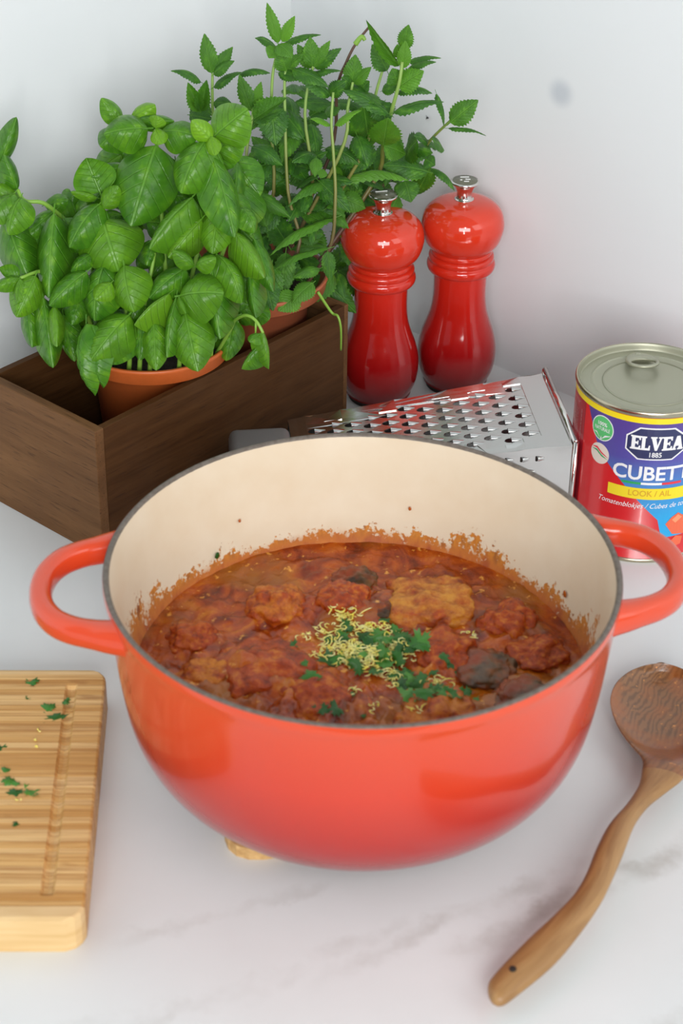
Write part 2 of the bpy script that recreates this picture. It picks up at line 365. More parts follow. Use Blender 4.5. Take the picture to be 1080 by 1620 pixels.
    leafmat('mint_leaf', (0.016, 0.088, 0.008), (0.045, 0.175, 0.010), (0.145, 0.39, 0.018), (0.15, 0.36, 0.05), 8, 0.42, 0.16, (0.16, 0.36, 0.10), 22)
    M['stem_green'] = plain('stem_green', (0.22, 0.42, 0.05), rough=0.45)
    t = NT('mint_stem'); z = t.sep(t.coord())[2]; t.col(t.ramp(t.maprange(z, 0.14, 0.24), [(0, (0.085, 0.040, 0.022)), (0.5, (0.20, 0.20, 0.04)), (1, (0.26, 0.42, 0.09))])); t.set(rough=0.45); M['mint_stem'] = t.m
    M['stem_brown'] = plain('stem_brown', (0.10, 0.05, 0.03), rough=0.6)
    M['insect'] = plain('insect_black', (0.015, 0.015, 0.016), rough=0.4)
    M['cork'] = (lambda t: (t.col(t.ramp(t.noise(t.coord(), 260, 4), [(0.3, (0.44, 0.24, 0.08)), (0.7, (0.68, 0.44, 0.19))])), t.set(rough=0.8), t.m)[-1])(NT('cork'))
    # can prints
    t = NT('can_red'); sx = t.sep(t.coord())[2]; t.col((0.62, 0.018, 0.022)); t.set(rough=0.28, coat=0.3, coatr=0.1); M['can_red'] = t.m
    t = NT('can_blue'); z = t.sep(t.coord())[2]; t.col(t.ramp(t.maprange(z, 0.035, 0.112), [(0, (0.012, 0.36, 0.72)), (0.35, (0.05, 0.22, 0.55)), (0.62, (0.085, 0.07, 0.34)), (1, (0.09, 0.05, 0.26))])); t.set(rough=0.28, coat=0.3, coatr=0.1); M['can_blue'] = t.m
    for nm, c_ in (('can_yellow', (0.86, 0.68, 0.01)), ('can_navy', (0.022, 0.028, 0.10)), ('can_white', (0.84, 0.85, 0.86)), ('can_green', (0.02, 0.36, 0.10)), ('can_flag_red', (0.74, 0.03, 0.05)),
                   ('can_gold', (0.66, 0.35, 0.01)), ('can_pink', (0.55, 0.20, 0.22)), ('can_tomato', (0.78, 0.13, 0.05)), ('can_leaf', (0.10, 0.52, 0.16)), ('can_cream', (0.78, 0.70, 0.62)), ('can_red_dark', (0.36, 0.008, 0.02))):
        M[nm] = plain(nm, c_, rough=0.3, coat=0.3, coatr=0.1)
make_materials()

# ------------------------------------------------------------------ structure
UW, VW = 0.408, 0.197                          # wall planes in the corner frame
def frame_box(name, u0, u1, v0, v1, z0, z1, mat, parent=None, bev=0.0):
    bm = box_bm(u1 - u0, v1 - v0, z1 - z0, bev)
    me = from_bm(name, bm)
    o = link(name, me, mat, parent)
    c = uv((u0 + u1) / 2, (v0 + v1) / 2, (z0 + z1) / 2); o.location = c; o.rotation_euler = (0, 0, ANG); return o
tag(frame_box('wall_left', -1.9, UW, VW, VW + 0.1, -0.92, 1.65, M['wall']), kind='structure')
def wall_right_paint():
    t = NT('wall_paint_marked'); c = t.coord('Object'); g = t.noise(c, 3.0, 3); base = t.ramp(g, [(0.3, (0.765, 0.795, 0.805)), (0.7, (0.795, 0.82, 0.825))])
    ps = t.n('ShaderNodeNewGeometry').outputs['Position']; d = t.n('ShaderNodeVectorMath', operation='DISTANCE'); t.l(ps, d.inputs[0]); d.inputs[1].default_value = (0.156, 1.357, 0.2437)
    t.col(t.mix(t.maprange(d.outputs['Value'], 0.003, 0.0145, 0.55, 0.0, True), base, (0.42, 0.47, 0.53)))      # soft round grey spot blended into the wall colour
    t.set(rough=0.42, spec=0.4); t.bump(t.noise(c, 260, 2), 0.04, 0.0004); return t.m
tag(frame_box('wall_right', UW, UW + 0.1, -1.9, VW + 0.1, -0.92, 1.65, wall_right_paint()), kind='structure')
M['floor'] = (lambda t: (t.col(t.ramp(t.noise(t.map(t.coord(), (2, 20, 1)), 2, 4), [(0.3, (0.22, 0.16, 0.11)), (0.7, (0.33, 0.25, 0.18))])), t.set(rough=0.5), t.m)[-1])(NT('floor_wood'))
tag(frame_box('floor', -1.9, UW + 0.1, -1.9, VW + 0.1, -1.02, -0.92, M['floor']), kind='structure')
def worktop():
    D = 0.665
    pts = [(UW, VW), (UW, -1.85), (UW - D, -1.85), (UW - D, VW - D), (-1.85, VW - D), (-1.85, VW)]
    bm = bmesh.new(); vs_ = [bm.verts.new(uv(a, b, -0.03)) for a, b in pts]
    f = bm.faces.new(vs_); r = bmesh.ops.extrude_face_region(bm, geom=[f])
    for v in [q for q in r['geom'] if isinstance(q, bmesh.types.BMVert)]: v.co.z = 0.0
    bmesh.ops.recalc_face_normals(bm, faces=bm.faces)
    o = link('countertop', from_bm('countertop', bm), M['marble'])
    tag(o, 'white marble-look countertop with faint grey veins under everything', 'countertop')
worktop()

# ------------------------------------------------------------------ Dutch oven
PC = Vector((0.0124, 0.8914, 0.0)); ZS = 0.067
pot = thing('dutch_oven', 'large orange-red enamelled Dutch oven with cream lining, full of stew', 'pot', PC)
outer = smooth_prof([(0.0, 0.0085), (0.098, 0.0085), (0.110, 0.0115), (0.1205, 0.0195), (0.1295, 0.033), (0.1355, 0.050), (0.1395, 0.075), (0.1422, 0.102), (0.1445, 0.127), (0.1460, 0.135), (0.1456, 0.1394)], 5)
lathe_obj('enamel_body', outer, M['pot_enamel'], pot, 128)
rimp = [(0.1455, 0.1393), (0.1450, 0.1400), (0.1442, 0.1403), (0.1433, 0.1402), (0.1425, 0.1396), (0.1420, 0.1386)]
o = lathe_obj('rim', rimp, M['iron'], pot, 128); tag(o, 'bare dark iron rim')
inner = smooth_prof([(0.1420, 0.1387), (0.1400, 0.125), (0.1376, 0.105), (0.1348, 0.085), (0.131, 0.066), (0.125, 0.048), (0.114, 0.032), (0.095, 0.022), (0.05, 0.0185), (0.0, 0.018)], 8)
lin = lathe_obj('enamel_lining', inner, M['cream'], pot, 256); tag(lin, 'cream enamel lining splashed with orange sauce')
at_ = lin.data.attributes.new('lim', 'FLOAT', 'POINT')
def lim_at(a):
    L = 0.0165
    for a0, s, h in ((100, 12, 0.006), (82, 6, 0.004), (58, 5, 0.009), (48, 9, 0.003), (180, 22, 0.024), (203, 16, 0.026), (160, 10, 0.004), (150, 8, -0.004), (5, 7, 0.030), (-6, 8, 0.014), (25, 9, 0.008), (118, 8, -0.003)):
        d = (a - a0 + 180) % 360 - 180; L += h * exp(-(d / s) ** 2)
    return max(0.009, L)
at_.data.foreach_set('value', [lim_at(math.degrees(atan2(v.co.y, v.co.x))) for v in lin.data.vertices])
HA = radians(5.4)
def pot_handle(ang):
    # thick loop, wide flat top, rooted just below the rim
    pts = []
    N = 44
    half = [(0.1805, 0.0, 0.0), (0.1798, 0.009, 0.0), (0.1768, 0.0195, 0.0), (0.1700, 0.0300, 0.0), (0.1605, 0.0368, 0.0), (0.1510, 0.0405, 0.0), (0.1425, 0.0432, 0.0), (0.1340, 0.0451, 0.0), (0.1275, 0.0468, 0.0)]
    h_ = smooth_prof(half, 4)
    pts = [Vector((x, -y, 0.1280)) for x, y, _ in h_[::-1]] + [Vector((x, y, 0.1280)) for x, y, _ in h_[1:]]
    N = len(pts) - 1
    vs_, fs = [], []; n = 20
    # smooth the path
    for _ in range(1):
        q = pts[:]
        for i in range(1, N): q[i] = (pts[i - 1] + pts[i] * 2 + pts[i + 1]) / 4
        pts = q
    for i, p in enumerate(pts):
        tg = (pts[min(i + 1, N)] - pts[max(i - 1, 0)]).normalized(); side = Vector((tg.y, -tg.x, 0)).normalized(); up = Vector((0, 0, 1))
        tt = abs(i / N * 2 - 1); wd = 0.0064 + 0.0045 * max(0, tt - 0.55) / 0.45; th = 0.0080 + 0.0022 * max(0, tt - 0.65) / 0.35
        for k in range(n):
            b = 2 * pi * k / n; ce, se = cos(b), sin(b)
            e = 0.8
            vs_.append(p + side * wd * math.copysign(abs(ce) ** e, ce) + up * th * math.copysign(abs(se) ** e, se))
    for i in range(N):
        for k in range(n):
            k2 = (k + 1) % n; fs.append((i * n + k, (i + 1) * n + k, (i + 1) * n + k2, i * n + k2))
    fs.append(tuple(range(n))); fs.append(tuple(N * n + k for k in range(n))[::-1])
    for v in vs_:
        q = hypot(v.x, v.y)
        if q < 0.1420: v.x *= 0.1420 / q; v.y *= 0.1420 / q
    R_ = Matrix.Rotation(ang, 3, 'Z')
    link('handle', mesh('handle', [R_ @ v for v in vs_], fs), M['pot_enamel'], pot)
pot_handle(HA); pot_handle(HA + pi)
def speck(px, py, z, parent, mat, name, size, flat, rough_pos, nrm):
    bm = bmesh.new(); bmesh.ops.create_icosphere(bm, subdivisions=2, radius=1.0)
    q = Vector(nrm).to_track_quat('Z', 'Y').to_matrix()
    for v in bm.verts:
        k = 1 + 0.25 * noise.noise(v.co * 1.5 + Vector((px, py, 0)))
        v.co = q @ Vector((v.co.x * size * k, v.co.y * size * 1.3 * k, v.co.z * flat))
    o = link(name, from_bm(name, bm, True), mat, parent); o.location = Vector(rough_pos) - parent.location; return o
def on_lining(px, py):                          # where the ray meets the far inside wall
    d = ray(px, py).normalized(); p = CAM.copy(); t = 0.9
    while t < 1.6:
        p = CAM + d * t; r = hypot(p.x - PC.x, p.y - PC.y)
        if p.y > PC.y - 0.06 and p.z < 0.138 and r > 0.1315 + (p.z - 0.067) * 0.115 and t > 1.0: break
        t += 0.0005
    n_ = Vector((PC.x - p.x, PC.y - p.y, 0)).normalized(); return p, n_
for (px, py, sz, mt) in ((893, 940, 0.0019, 'oil_drop'), (648, 805, 0.0011, 'oil_drop'), (379, 824, 0.0010, 'oil_drop')):
    p, n_ = on_lining(px, py); speck(px, py, 0, pot, M[mt], 'sauce_drop', sz, 0.0006, p, n_)
p, n_ = on_lining(342, 878); speck(342, 878, 0, pot, M['parsley'], 'herb_fleck', 0.0018, 0.0006, p + n_ * 0.001, n_)
a_ = radians(-142); pn = Vector((cos(a_), sin(a_), -0.25)).normalized()
speck(1, 1, 0, pot, M['aubergine'], 'herb_fleck', 0.0022, 0.0010, PC + Vector((0.1371 * cos(a_), 0.1371 * sin(a_), 0.0665)), pn)

# cork trivet under the pot
tv = thing('cork_trivet', 'small pale cork trivet peeking out under the front left of the pot', 'trivet', (PC.x, PC.y, 0))
def trivet():
    bm = bmesh.new(); n = 96; top, bot = [], []
    for i in range(n):
        a = 2 * pi * i / n; da = atan2(sin(a - radians(-128)), cos(a - radians(-128))); r = 0.080 + 0.0325 * max(0, cos(1.5 * da)) ** 10
        bot.append(bm.verts.new((r * cos(a), r * sin(a), 0.0))); top.append(bm.verts.new((r * cos(a), r * sin(a), 0.0082)))
    bm.faces.new(top); bm.faces.new(bot[::-1])
    for i in range(n): j = (i + 1) % n; bm.faces.new((bot[i], bot[j], top[j], top[i]))
    link('cork_disc', from_bm('cork_disc', bm), M['cork'], tv)
trivet()

# ------------------------------------------------------------------ stew
chunks = [  # px, py, width px, squash, protrusion, material, rotation, box-ness, name, label, category
    (684, 938, 132, 0.55, 0.010, 'meat_golden', 0.1, 0.62, 'meatball', 'largest golden-brown square-cut meat piece at back right of the stew', 'meat'),
    (440, 946, 92, 0.85, 0.011, 'meat_orange', 0.5, 0.2, 'meatball', 'orange-topped meatball at back left of the stew', 'meat'),
    (543, 940, 86, 0.80, 0.011, 'meat_red', 0.2, 0.3, 'meatball', 'smooth red-coated meatball behind the heap of lemon zest', 'meat'),
    (806, 972, 88, 0.80, 0.010, 'meat_red', 0.9, 0.2, 'meatball', 'dark red meatball right of the golden meat piece', 'meat'),
    (420, 1040, 150, 0.60, 0.011, 'meat_red', 0.3, 0.3, 'meatball', 'broad red-coated meatball left of the green garnish', 'meat'),
    (698, 1018, 100, 0.70, 0.010, 'meat_red', 0.0, 0.3, 'meatball', 'red meatball directly right of the green garnish', 'meat'),
    (305, 1000, 78, 0.75, 0.009, 'meat_red', 0.4, 0.2, 'meatball', 'small red meatball at far left of the stew', 'meat'),
    (690, 1118, 122, 0.62, 0.012, 'meat_orange', 0.0, 0.3, 'meatball', 'orange-brown meatball against the front rim, below the garnish', 'meat'),
    (330, 1060, 80, 0.6, 0.008, 'meat_orange', 0.7, 0.2, 'meatball', 'orange meatball near the front left rim', 'meat'),
    (500, 1085, 120, 0.6, 0.009, 'meat_red', 0.2, 0.2, 'meatball', 'red meatball at front rim below the loose zest', 'meat'),
    (850, 1020, 90, 0.5, 0.006, 'meat_red', 0.2, 0.2, 'meatball', 'half-sunk red meatball at far right of the stew', 'meat'),
    (560, 913, 70, 0.40, 0.006, 'aubergine', -0.1, 0.3, 'aubergine_piece', 'dark glossy aubergine piece behind the smooth red meatball', 'vegetable'),
    (612, 962, 56, 0.55, 0.006, 'aubergine', 0.5, 0.4, 'aubergine_piece', 'dark aubergine piece between red meatball and golden meat', 'vegetable'),
    (764, 1046, 92, 0.38, 0.006, 'mushroom', -0.3, 0.3, 'mushroom_slice', 'long brown vegetable strip right of the garnish', 'vegetable'),
    (828, 1094, 84, 0.42, 0.010, 'mushroom', 0.25, 0.1, 'mushroom_slice', 'grey-brown oval slice against the front right rim', 'vegetable'),
    (385, 1052, 40, 0.5, 0.008, 'aubergine', 0.3, 0.2, 'aubergine_piece', 'small dark aubergine piece left of the broad red meatball', 'vegetable'),
    (735, 958, 40, 0.5, 0.004, 'aubergine', 0.0, 0.2, 'aubergine_piece', 'small dark aubergine piece between golden meat and dark red meatball', 'vegetable'),
]
mounds = []
for c in chunks:
    p = atz(c[0], c[1] + c[2] * 0.12, ZS + c[4] * 0.5); mounds.append((p, c[2] * pxm(p) / 2 * 1.12, c[4]))
def stew_h(x, y):
    r = hypot(x - PC.x, y - PC.y)
    h = 0.0032 * fbm((x * 32, y * 32, 1.0), 3) + 0.0026 * fbm((x * 85, y * 85, 4.0), 3) + 0.0006 * noise.noise(Vector((x * 330, y * 330, 2.0)))
    fr = max(0.0, min(1.0, (PC.y + 0.03 - y) / 0.08)) * max(0, min(1, (PC.x + 0.08 - x) / 0.06))
    h += fr * (0.0075 * abs(fbm((x * 48, y * 48, 9.0), 4)) + 0.001)
    for p, rr, pr in mounds:
        d2 = ((x - p.x) ** 2 + (y - p.y) ** 2) / (rr * 1.25) ** 2
        if d2 < 4: h += pr * 0.62 * exp(-d2 * 1.3)
    edge = max(0.0, (r - 0.112) / 0.02); return ZS + h * max(0.12, 1 - min(1, edge) * 0.85)
def stew():
    RS, AS = 110, 300; R0 = 0.1312
    vs_ = [(0, 0, stew_h(PC.x, PC.y) - ZS)]; fs = []
    for i in range(1, RS + 1):
        r = R0 * i / RS
        for k in range(AS):
            a = 2 * pi * k / AS; x, y = r * cos(a), r * sin(a); vs_.append((x, y, stew_h(PC.x + x, PC.y + y) - ZS))
    for k in range(AS): fs.append((0, 1 + k, 1 + (k + 1) % AS))
    for i in range(RS - 1):
        for k in range(AS):
            a, b = 1 + i * AS + k, 1 + i * AS + (k + 1) % AS; fs.append((a, a + AS, b + AS, b))
    o = link('tomato_sauce', mesh('tomato_sauce', vs_, fs), M['sauce'], None, (PC.x, PC.y, ZS))
    tag(o, 'thick red-brown tomato sauce filling the Dutch oven', 'sauce', kind='stuff'); return o
sauce = stew()
solid_v, solid_f = [], []
def add_solid(o):
    n0 = len(solid_v); mw = Matrix.Translation(o.location)
    solid_v.extend([mw @ v.co for v in o.data.vertices]); solid_f.extend([tuple(n0 + i for i in p.vertices) for p in o.data.polygons])
add_solid(sauce)
def chunk(c, i):
    px, py, wp, sq, pr, mt, rot, bx, nm, lab, cat = c
    p, rr, _ = mounds[i]
    bm = bmesh.new(); bmesh.ops.create_icosphere(bm, subdivisions=5, radius=1.0)
    R_ = Matrix.Rotation(rot, 3, 'Z'); thick = max(rr * sq, 0.008)
    for v in bm.verts:
        d = v.co.normalized(); e = 1.0
        if bx > 0:
            m = max(abs(d.x), abs(d.y), abs(d.z)); e = 1 + bx * 0.55 * (1 / m - 1)
        k = e * (1 + 0.24 * fbm(d * 1.7 + Vector((i * 7.1, 0, 0)), 3) + 0.055 * fbm(d * 5.0 + Vector((0, i * 3.3, 0)), 3) + 0.018 * noise.noise(d * 22))
        q = R_ @ Vector((d.x * rr * k, d.y * rr * 0.95 * k, d.z * thick * k)); v.co = q
    o = link(nm, from_bm(nm, bm, True), M[mt]); o.location = (p.x, p.y, ZS + 0.003 + pr - thick)
    tag(o, lab, cat); add_solid(o)
for i, c in enumerate(chunks): chunk(c, i)
bvh = BVHTree.FromPolygons(solid_v, solid_f)
def drop(x, y):
    h = bvh.ray_cast(Vector((x, y, 0.3)), Vector((0, 0, -1)))
    return (h[0], h[1]) if h[0] else (Vector((x, y, ZS)), Vector((0, 0, 1)))
def stew_pt(px, py):
    d = ray(px, py).normalized(); h = bvh.ray_cast(CAM, d)
    return (h[0], h[1]) if h[0] else (atz(px, py, ZS), Vector((0, 0, 1)))

# ------------------------------------------------------------------ parsley and zest
def parsley_mesh(seed, lobes):
    rnd = random.Random(seed); n = 30; vs_ = [(0, 0, 0.10)]; rr = []
    for i in range(n):
        a = 2 * pi * i / n
        rr.append((0.40 + 0.50 * abs(sin(a * lobes / 2 + 0.4 + 0.3 * sin(a))) ** 0.7) * (1 + (0.20 if i % 2 else -0.14) + rnd.uniform(-0.12, 0.12)) * (1 + 0.35 * cos(a + seed)))
    hz = lambda x, y: 0.30 * sin(2.6 * x + seed) * cos(2.2 * y + seed * 2) + 0.16 * sin(5 * x - 3 * y + seed)
    for q in (0.5, 1.0):
        for i in range(n):
            a = 2 * pi * i / n; r = (rr[i] if q == 1 else 0.5 * (rr[i] + rr[i - 1]) / 2 + 0.1); vs_.append((r * cos(a), r * sin(a), hz(r * cos(a), r * sin(a)) - 0.12 * q))
    fs = [(0, 1 + i, 1 + (i + 1) % n) for i in range(n)] + [(1 + i, 1 + n + i, 1 + n + (i + 1) % n, 1 + (i + 1) % n) for i in range(n)]
    me = mesh('parsley_leaf', vs_, fs); me.materials.append(M['parsley']); return me
PM = [parsley_mesh(s, l) for s, l in ((1, 3), (2, 5), (3, 4), (4, 2))]
def parsley(pos, nrm, size, label, group=None, var=None, stretch=1.0, name='parsley_leaf', tilt=0.25):
    me = PM[random.randrange(4) if var is None else var]; o = link(name, me)
    n_ = (Vector(nrm) + Vector((random.uniform(-tilt, tilt), random.uniform(-tilt, tilt), 0))).normalized()
    o.rotation_mode = 'QUATERNION'
    from mathutils import Quaternion
    o.rotation_quaternion = n_.to_track_quat('Z', 'Y') @ Quaternion((0, 0, 1), random.uniform(0, 2 * pi))
    o.scale = (size * stretch, size / stretch ** 0.5, size * 0.8); o.location = Vector(pos) + n_ * size * 0.14
    return tag(o, label, 'herb', group)
HEAPC = (585, 1040)
heap = [(550, 1000), (575, 1012), (600, 1005), (625, 1000), (640, 1012), (662, 1018), (590, 1025), (560, 1028), (535, 1020), (520, 1012), (610, 1028), (635, 1030), (655, 1030), (580, 1045), (605, 1045), (630, 1050),
        (645, 1065), (655, 1075), (640, 1085), (665, 1085), (675, 1098), (650, 1098), (690, 1092), (700, 1098), (545, 1045), (525, 1050), (568, 1060), (600, 1062), (590, 1068), (620, 1068), (660, 1022), (615, 1015), (585, 1035), (540, 1008), (630, 1090), (715, 1095)]
for px, py in heap:
    p, n_ = stew_pt(px + random.uniform(-4, 4), py + random.uniform(-3, 3))
    parsley(p + Vector((0, 0, random.uniform(0.002, 0.0085) * exp(-((px - 605) / 60) ** 2 - ((py - 1035) / 40) ** 2))), Vector((0, -0.35, 1)), random.uniform(0.0052, 0.0078), 'chopped parsley leaf in the green and yellow garnish heap on the stew', 'chopped parsley in the garnish heap', tilt=0.5)
singles = [(463, 1021, .0030, 'small oval parsley leaf left of the garnish heap'), (497, 1070, .0042, 'long pale parsley leaf below left of the garnish heap'), (560, 1099, .0030, 'parsley scrap below the garnish, above the front meatballs'),
           (508, 1125, .0036, 'parsley scrap at front rim, left of the curled pair'), (527, 1122, .0044, 'curled parsley sprig at the front rim, bottom left of the garnish'), (575, 1132, .0026, 'tiny parsley scrap touching the front rim'),
           (712, 1052, .0036, 'parsley leaf right of the garnish, beside the brown strip'), (705, 1040, .0030, 'thin parsley scrap right of the heap, upper of two'), (682, 1063, .0028, 'small parsley scrap just right of the heap'),
           (738, 1098, .0050, 'dark bushy parsley leaf at the right end of the garnish'), (755, 1108, .0036, 'parsley leaf farthest right, near the grey slice'), (606, 980, .0034, 'thin parsley leaf behind the heap by the golden meat'),
           (540, 1000, .0030, 'parsley scrap at the top left of the garnish heap'), (485, 1050, .0022, 'tiny dark parsley fleck beside the broad red meatball')]
for px, py, s_, lab in singles:
    p, n_ = stew_pt(px, py); parsley(p, (n_ + Vector((0, -0.3, 1))).normalized(), s_ * 1.35, lab, stretch=random.choice((1.0, 1.3)))
def zest_bm(bm, p, L, seed, lift=0.0):
    rnd = random.Random(seed); a = rnd.uniform(0, 2 * pi); pts = []; cur = rnd.uniform(-2.6, 2.6); q = Vector(p); el = rnd.uniform(-0.3, 0.5)
    for i in range(5):
        pts.append(q.copy()); q = q + Vector((cos(a), sin(a), el * (1 - i / 2.5))) * L / 4; a += cur * 0.5
    v, f = tube(pts, [0.00022, 0.00040, 0.00044, 0.00036, 0.0002], 4)
    vv = [bm.verts.new(x) for x in v]
    for g in f: bm.faces.new([vv[i] for i in g])
bm = bmesh.new(); rz = random.Random(5)
spots = [(545, 975, 16, 9, 26), (528, 965, 6, 5, 5), (585, 995, 30, 8, 46), (520, 1000, 16, 7, 12), (540, 1030, 30, 8, 56), (590, 1040, 40, 9, 80), (560, 1052, 26, 6, 22), (620, 1025, 20, 8, 20), (650, 1028, 12, 6, 8), (600, 1062, 14, 6, 12), (625, 1075, 10, 10, 12), (560, 1095, 6, 5, 4), (690, 1080, 20, 5, 8)]
for cx_, cy_, sx_, sy_, n_ in spots:
    for k in range(int(n_ * 1.7)):
        px, py = rz.gauss(cx_, sx_ * 0.7), rz.gauss(cy_, sy_ * 0.7); p, nn = stew_pt(px, py)
        hz = 0.006 * exp(-((px - 590) / 55) ** 2 - ((py - 1035) / 32) ** 2); zest_bm(bm, p + Vector((0, 0, 0.0006 + rz.uniform(0.2, 1) * hz)), rz.uniform(0.003, 0.0095), rz.random())
o = link('lemon_zest', from_bm('lemon_zest', bm, True), M['zest']); tag(o, 'pale yellow lemon zest shreds heaped with parsley on the stew', 'zest', kind='stuff')
for px, py, lab in ((482, 1003, 'loose tuft of zest left of the garnish heap'), (660, 1123, 'bright yellow zest clump on the orange front meatball'), (590, 1120, 'loose zest shreds on the sauce near the front rim'), (745, 1003, 'pale curl of zest at right of the red meatball')):
    bm = bmesh.new(); p0, nn = stew_pt(px, py)
    for k in range(7):
        p, nn = stew_pt(px + rz.gauss(0, 6), py + rz.gauss(0, 4)); zest_bm(bm, p - p0 + Vector((0, 0, 0.0008)), rz.uniform(0.003, 0.007), rz.random())
    tag(link('lemon_zest', from_bm('lemon_zest', bm, True), M['zest'], None, p0), lab, 'zest')

# ------------------------------------------------------------------ walnut box
BW, BL, BH, BT = 0.114, 0.256, 0.102, 0.0055
bxr = thing('wooden_box', 'dark walnut planter box holding two herb pots', 'box', A0, ANG)
def board_part(name, sx, sy, sz, loc, mat, bev=0.0008):
    o = link(name, from_bm(name, box_bm(sx, sy, sz, bev, 2)), mat, bxr); o.location = loc
BE, BF = 0.0078, 0.0046
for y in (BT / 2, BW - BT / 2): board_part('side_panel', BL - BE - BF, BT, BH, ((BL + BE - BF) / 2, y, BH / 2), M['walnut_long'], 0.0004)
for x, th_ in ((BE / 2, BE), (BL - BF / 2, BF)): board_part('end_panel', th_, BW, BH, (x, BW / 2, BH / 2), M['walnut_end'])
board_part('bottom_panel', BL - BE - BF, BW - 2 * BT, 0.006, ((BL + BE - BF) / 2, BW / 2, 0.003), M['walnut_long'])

# ------------------------------------------------------------------ leaves
def leaf_mesh(name, kind, arch=0.0, cup=0.12, curl=0.0, twist=0.0, pucker=0.02, ny=16, nx=5, seed=0, fold=0.0, mat=None):
    vs_, fs, uvs = [], [], []
    rnd = random.Random(seed)
    for i in range(ny + 1):
        t = i / ny
        if kind == 'basil': w_ = (sin(pi * min(1, t ** 0.78)) ** 0.60) * (1 - 0.22 * t ** 5) if 0 < t < 1 else 0.0
        else:
            w_ = (sin(pi * t ** 0.72) ** 0.85) if 0 < t < 1 else 0.0
            if 0 < i < ny: w_ *= 1 + (0.10 if i % 2 else -0.09)
        w_ = max(w_, 0.035 if i == 0 else 0.012) * 0.5
        for j in range(-nx, nx + 1):
            s = j / nx; x = s * w_
            z = -cup * (abs(s) ** 2) * (w_ * 2) + arch * 4 * t * (1 - t) + curl * (t ** 3) * -1 + curl * t
            z += fold * abs(x)
            z += twist * s * w_ * (t - 0.3)
            ph = (t * 5.5 - abs(x) * 4.1) * 2 * pi if kind == 'basil' else (t * 9 - abs(x) * 6) * 2 * pi
            z += pucker * (0.5 - 0.5 * cos(ph)) * (1 - abs(s) ** 3) * min(1, abs(s) * 3) * min(1, 4 * t * (1 - t) + 0.2)
            z += 0.03 * noise.noise(Vector((x * 3, t * 3, seed * 3.7))) + 0.012 * sin(t * 17 + seed + (2 if s > 0 else 0)) * abs(s) ** 2
            yy = t + (0.05 * abs(s) if kind == 'basil' else 0.0) * 0
            vs_.append((x, yy, z)); uvs.append((0.5 + x, t))
    m = 2 * nx + 1
    for i in range(ny):
        for j in range(2 * nx): a = i * m + j; fs.append((a, a + 1, a + m + 1, a + m))
    # short stalk
    k0 = len(vs_); zb = vs_[nx][2]
    for q in range(3):
        for dx, dz in ((-0.018, 0.0), (0.0, -0.02), (0.018, 0.0)): vs_.append((dx, -0.13 * q / 2, zb + dz - 0.015 * q)); uvs.append((0.5, 0.0))
    for q in range(2):
        for d in range(2): a = k0 + q * 3 + d; fs.append((a + 1, a, a + 3, a + 4))
    me = mesh(name, vs_, fs); ul = me.uv_layers.new(name='UVMap')
    for lp in me.loops: ul.data[lp.index].uv = uvs[lp.vertex_index]
    me.materials.append(mat); return me
BLV = {
    'f': leaf_mesh('leaf', 'basil', 0.08, 0.34, 0.0, 0.0, 0.058, ny=20, nx=6, seed=1, mat=M['basil_leaf']),
    'a': leaf_mesh('leaf', 'basil', 0.20, 0.50, 0.0, 0.1, 0.058, ny=20, nx=6, seed=2, mat=M['basil_leaf']),
    'd': leaf_mesh('leaf', 'basil', 0.30, 0.40, 0.0, -0.2, 0.058, ny=20, nx=6, seed=3, mat=M['basil_leaf']),
    'c': leaf_mesh('leaf', 'basil', 0.10, 0.75, 0.0, 0.1, 0.04, ny=20, nx=6, seed=4, mat=M['basil_leaf']),
    'u': leaf_mesh('leaf', 'basil', -0.08, -0.30, 0.0, 0.2, 0.04, ny=20, nx=6, seed=5, mat=M['basil_leaf']),
    'r': leaf_mesh('leaf', 'basil', 0.16, 1.3, 0.0, 0.2, 0.012, seed=6, mat=M['basil_leaf']),
}
MLV = {
    'f': leaf_mesh('leaf', 'mint', 0.04, 0.10, 0.0, 0.0, 0.022, ny=22, nx=4, seed=11, fold=0.10, mat=M['mint_leaf']),
    'a': leaf_mesh('leaf', 'mint', 0.16, 0.15, 0.0, 0.1, 0.022, ny=22, nx=4, seed=12, fold=0.05, mat=M['mint_leaf']),
    'd': leaf_mesh('leaf', 'mint', 0.26, 0.20, 0.0, -0.1, 0.022, ny=22, nx=4, seed=13, mat=M['mint_leaf']),
    'v': leaf_mesh('leaf', 'mint', 0.03, -0.1, 0.0, 0.1, 0.020, ny=22, nx=4, seed=14, fold=0.45, mat=M['mint_leaf']),
}
def put_leaf(plant, me, B, T, W, nh, young=0.0):
    y = T - B; L = y.length; y.normalize(); z = Vector(nh); z = (z - y * z.dot(y)).normalized(); x = y.cross(z)
    o = link('leaf', me, None, plant); zs = (W + L) / 2
    o.matrix_basis = Matrix(((x.x * W, y.x * L, z.x * zs, B.x - plant.location.x), (x.y * W, y.y * L, z.y * zs, B.y - plant.location.y), (x.z * W, y.z * L, z.z * zs, B.z - plant.location.z), (0, 0, 0, 1)))
    if young: o['young'] = young
    return o
def stem(plant, pts, rad, mat, n=7):
    pl = plant.location; P = smooth_prof([tuple(Vector(p) - pl) for p in pts], 5) if len(pts) > 2 else [Vector(p) - pl for p in pts]
    m = len(P); rr = [rad * (1.15 - 0.4 * i / (m - 1)) for i in range(m)]
    v, f = tube(P, rr, n); return link('stem', mesh('stem', v, f), mat, plant)
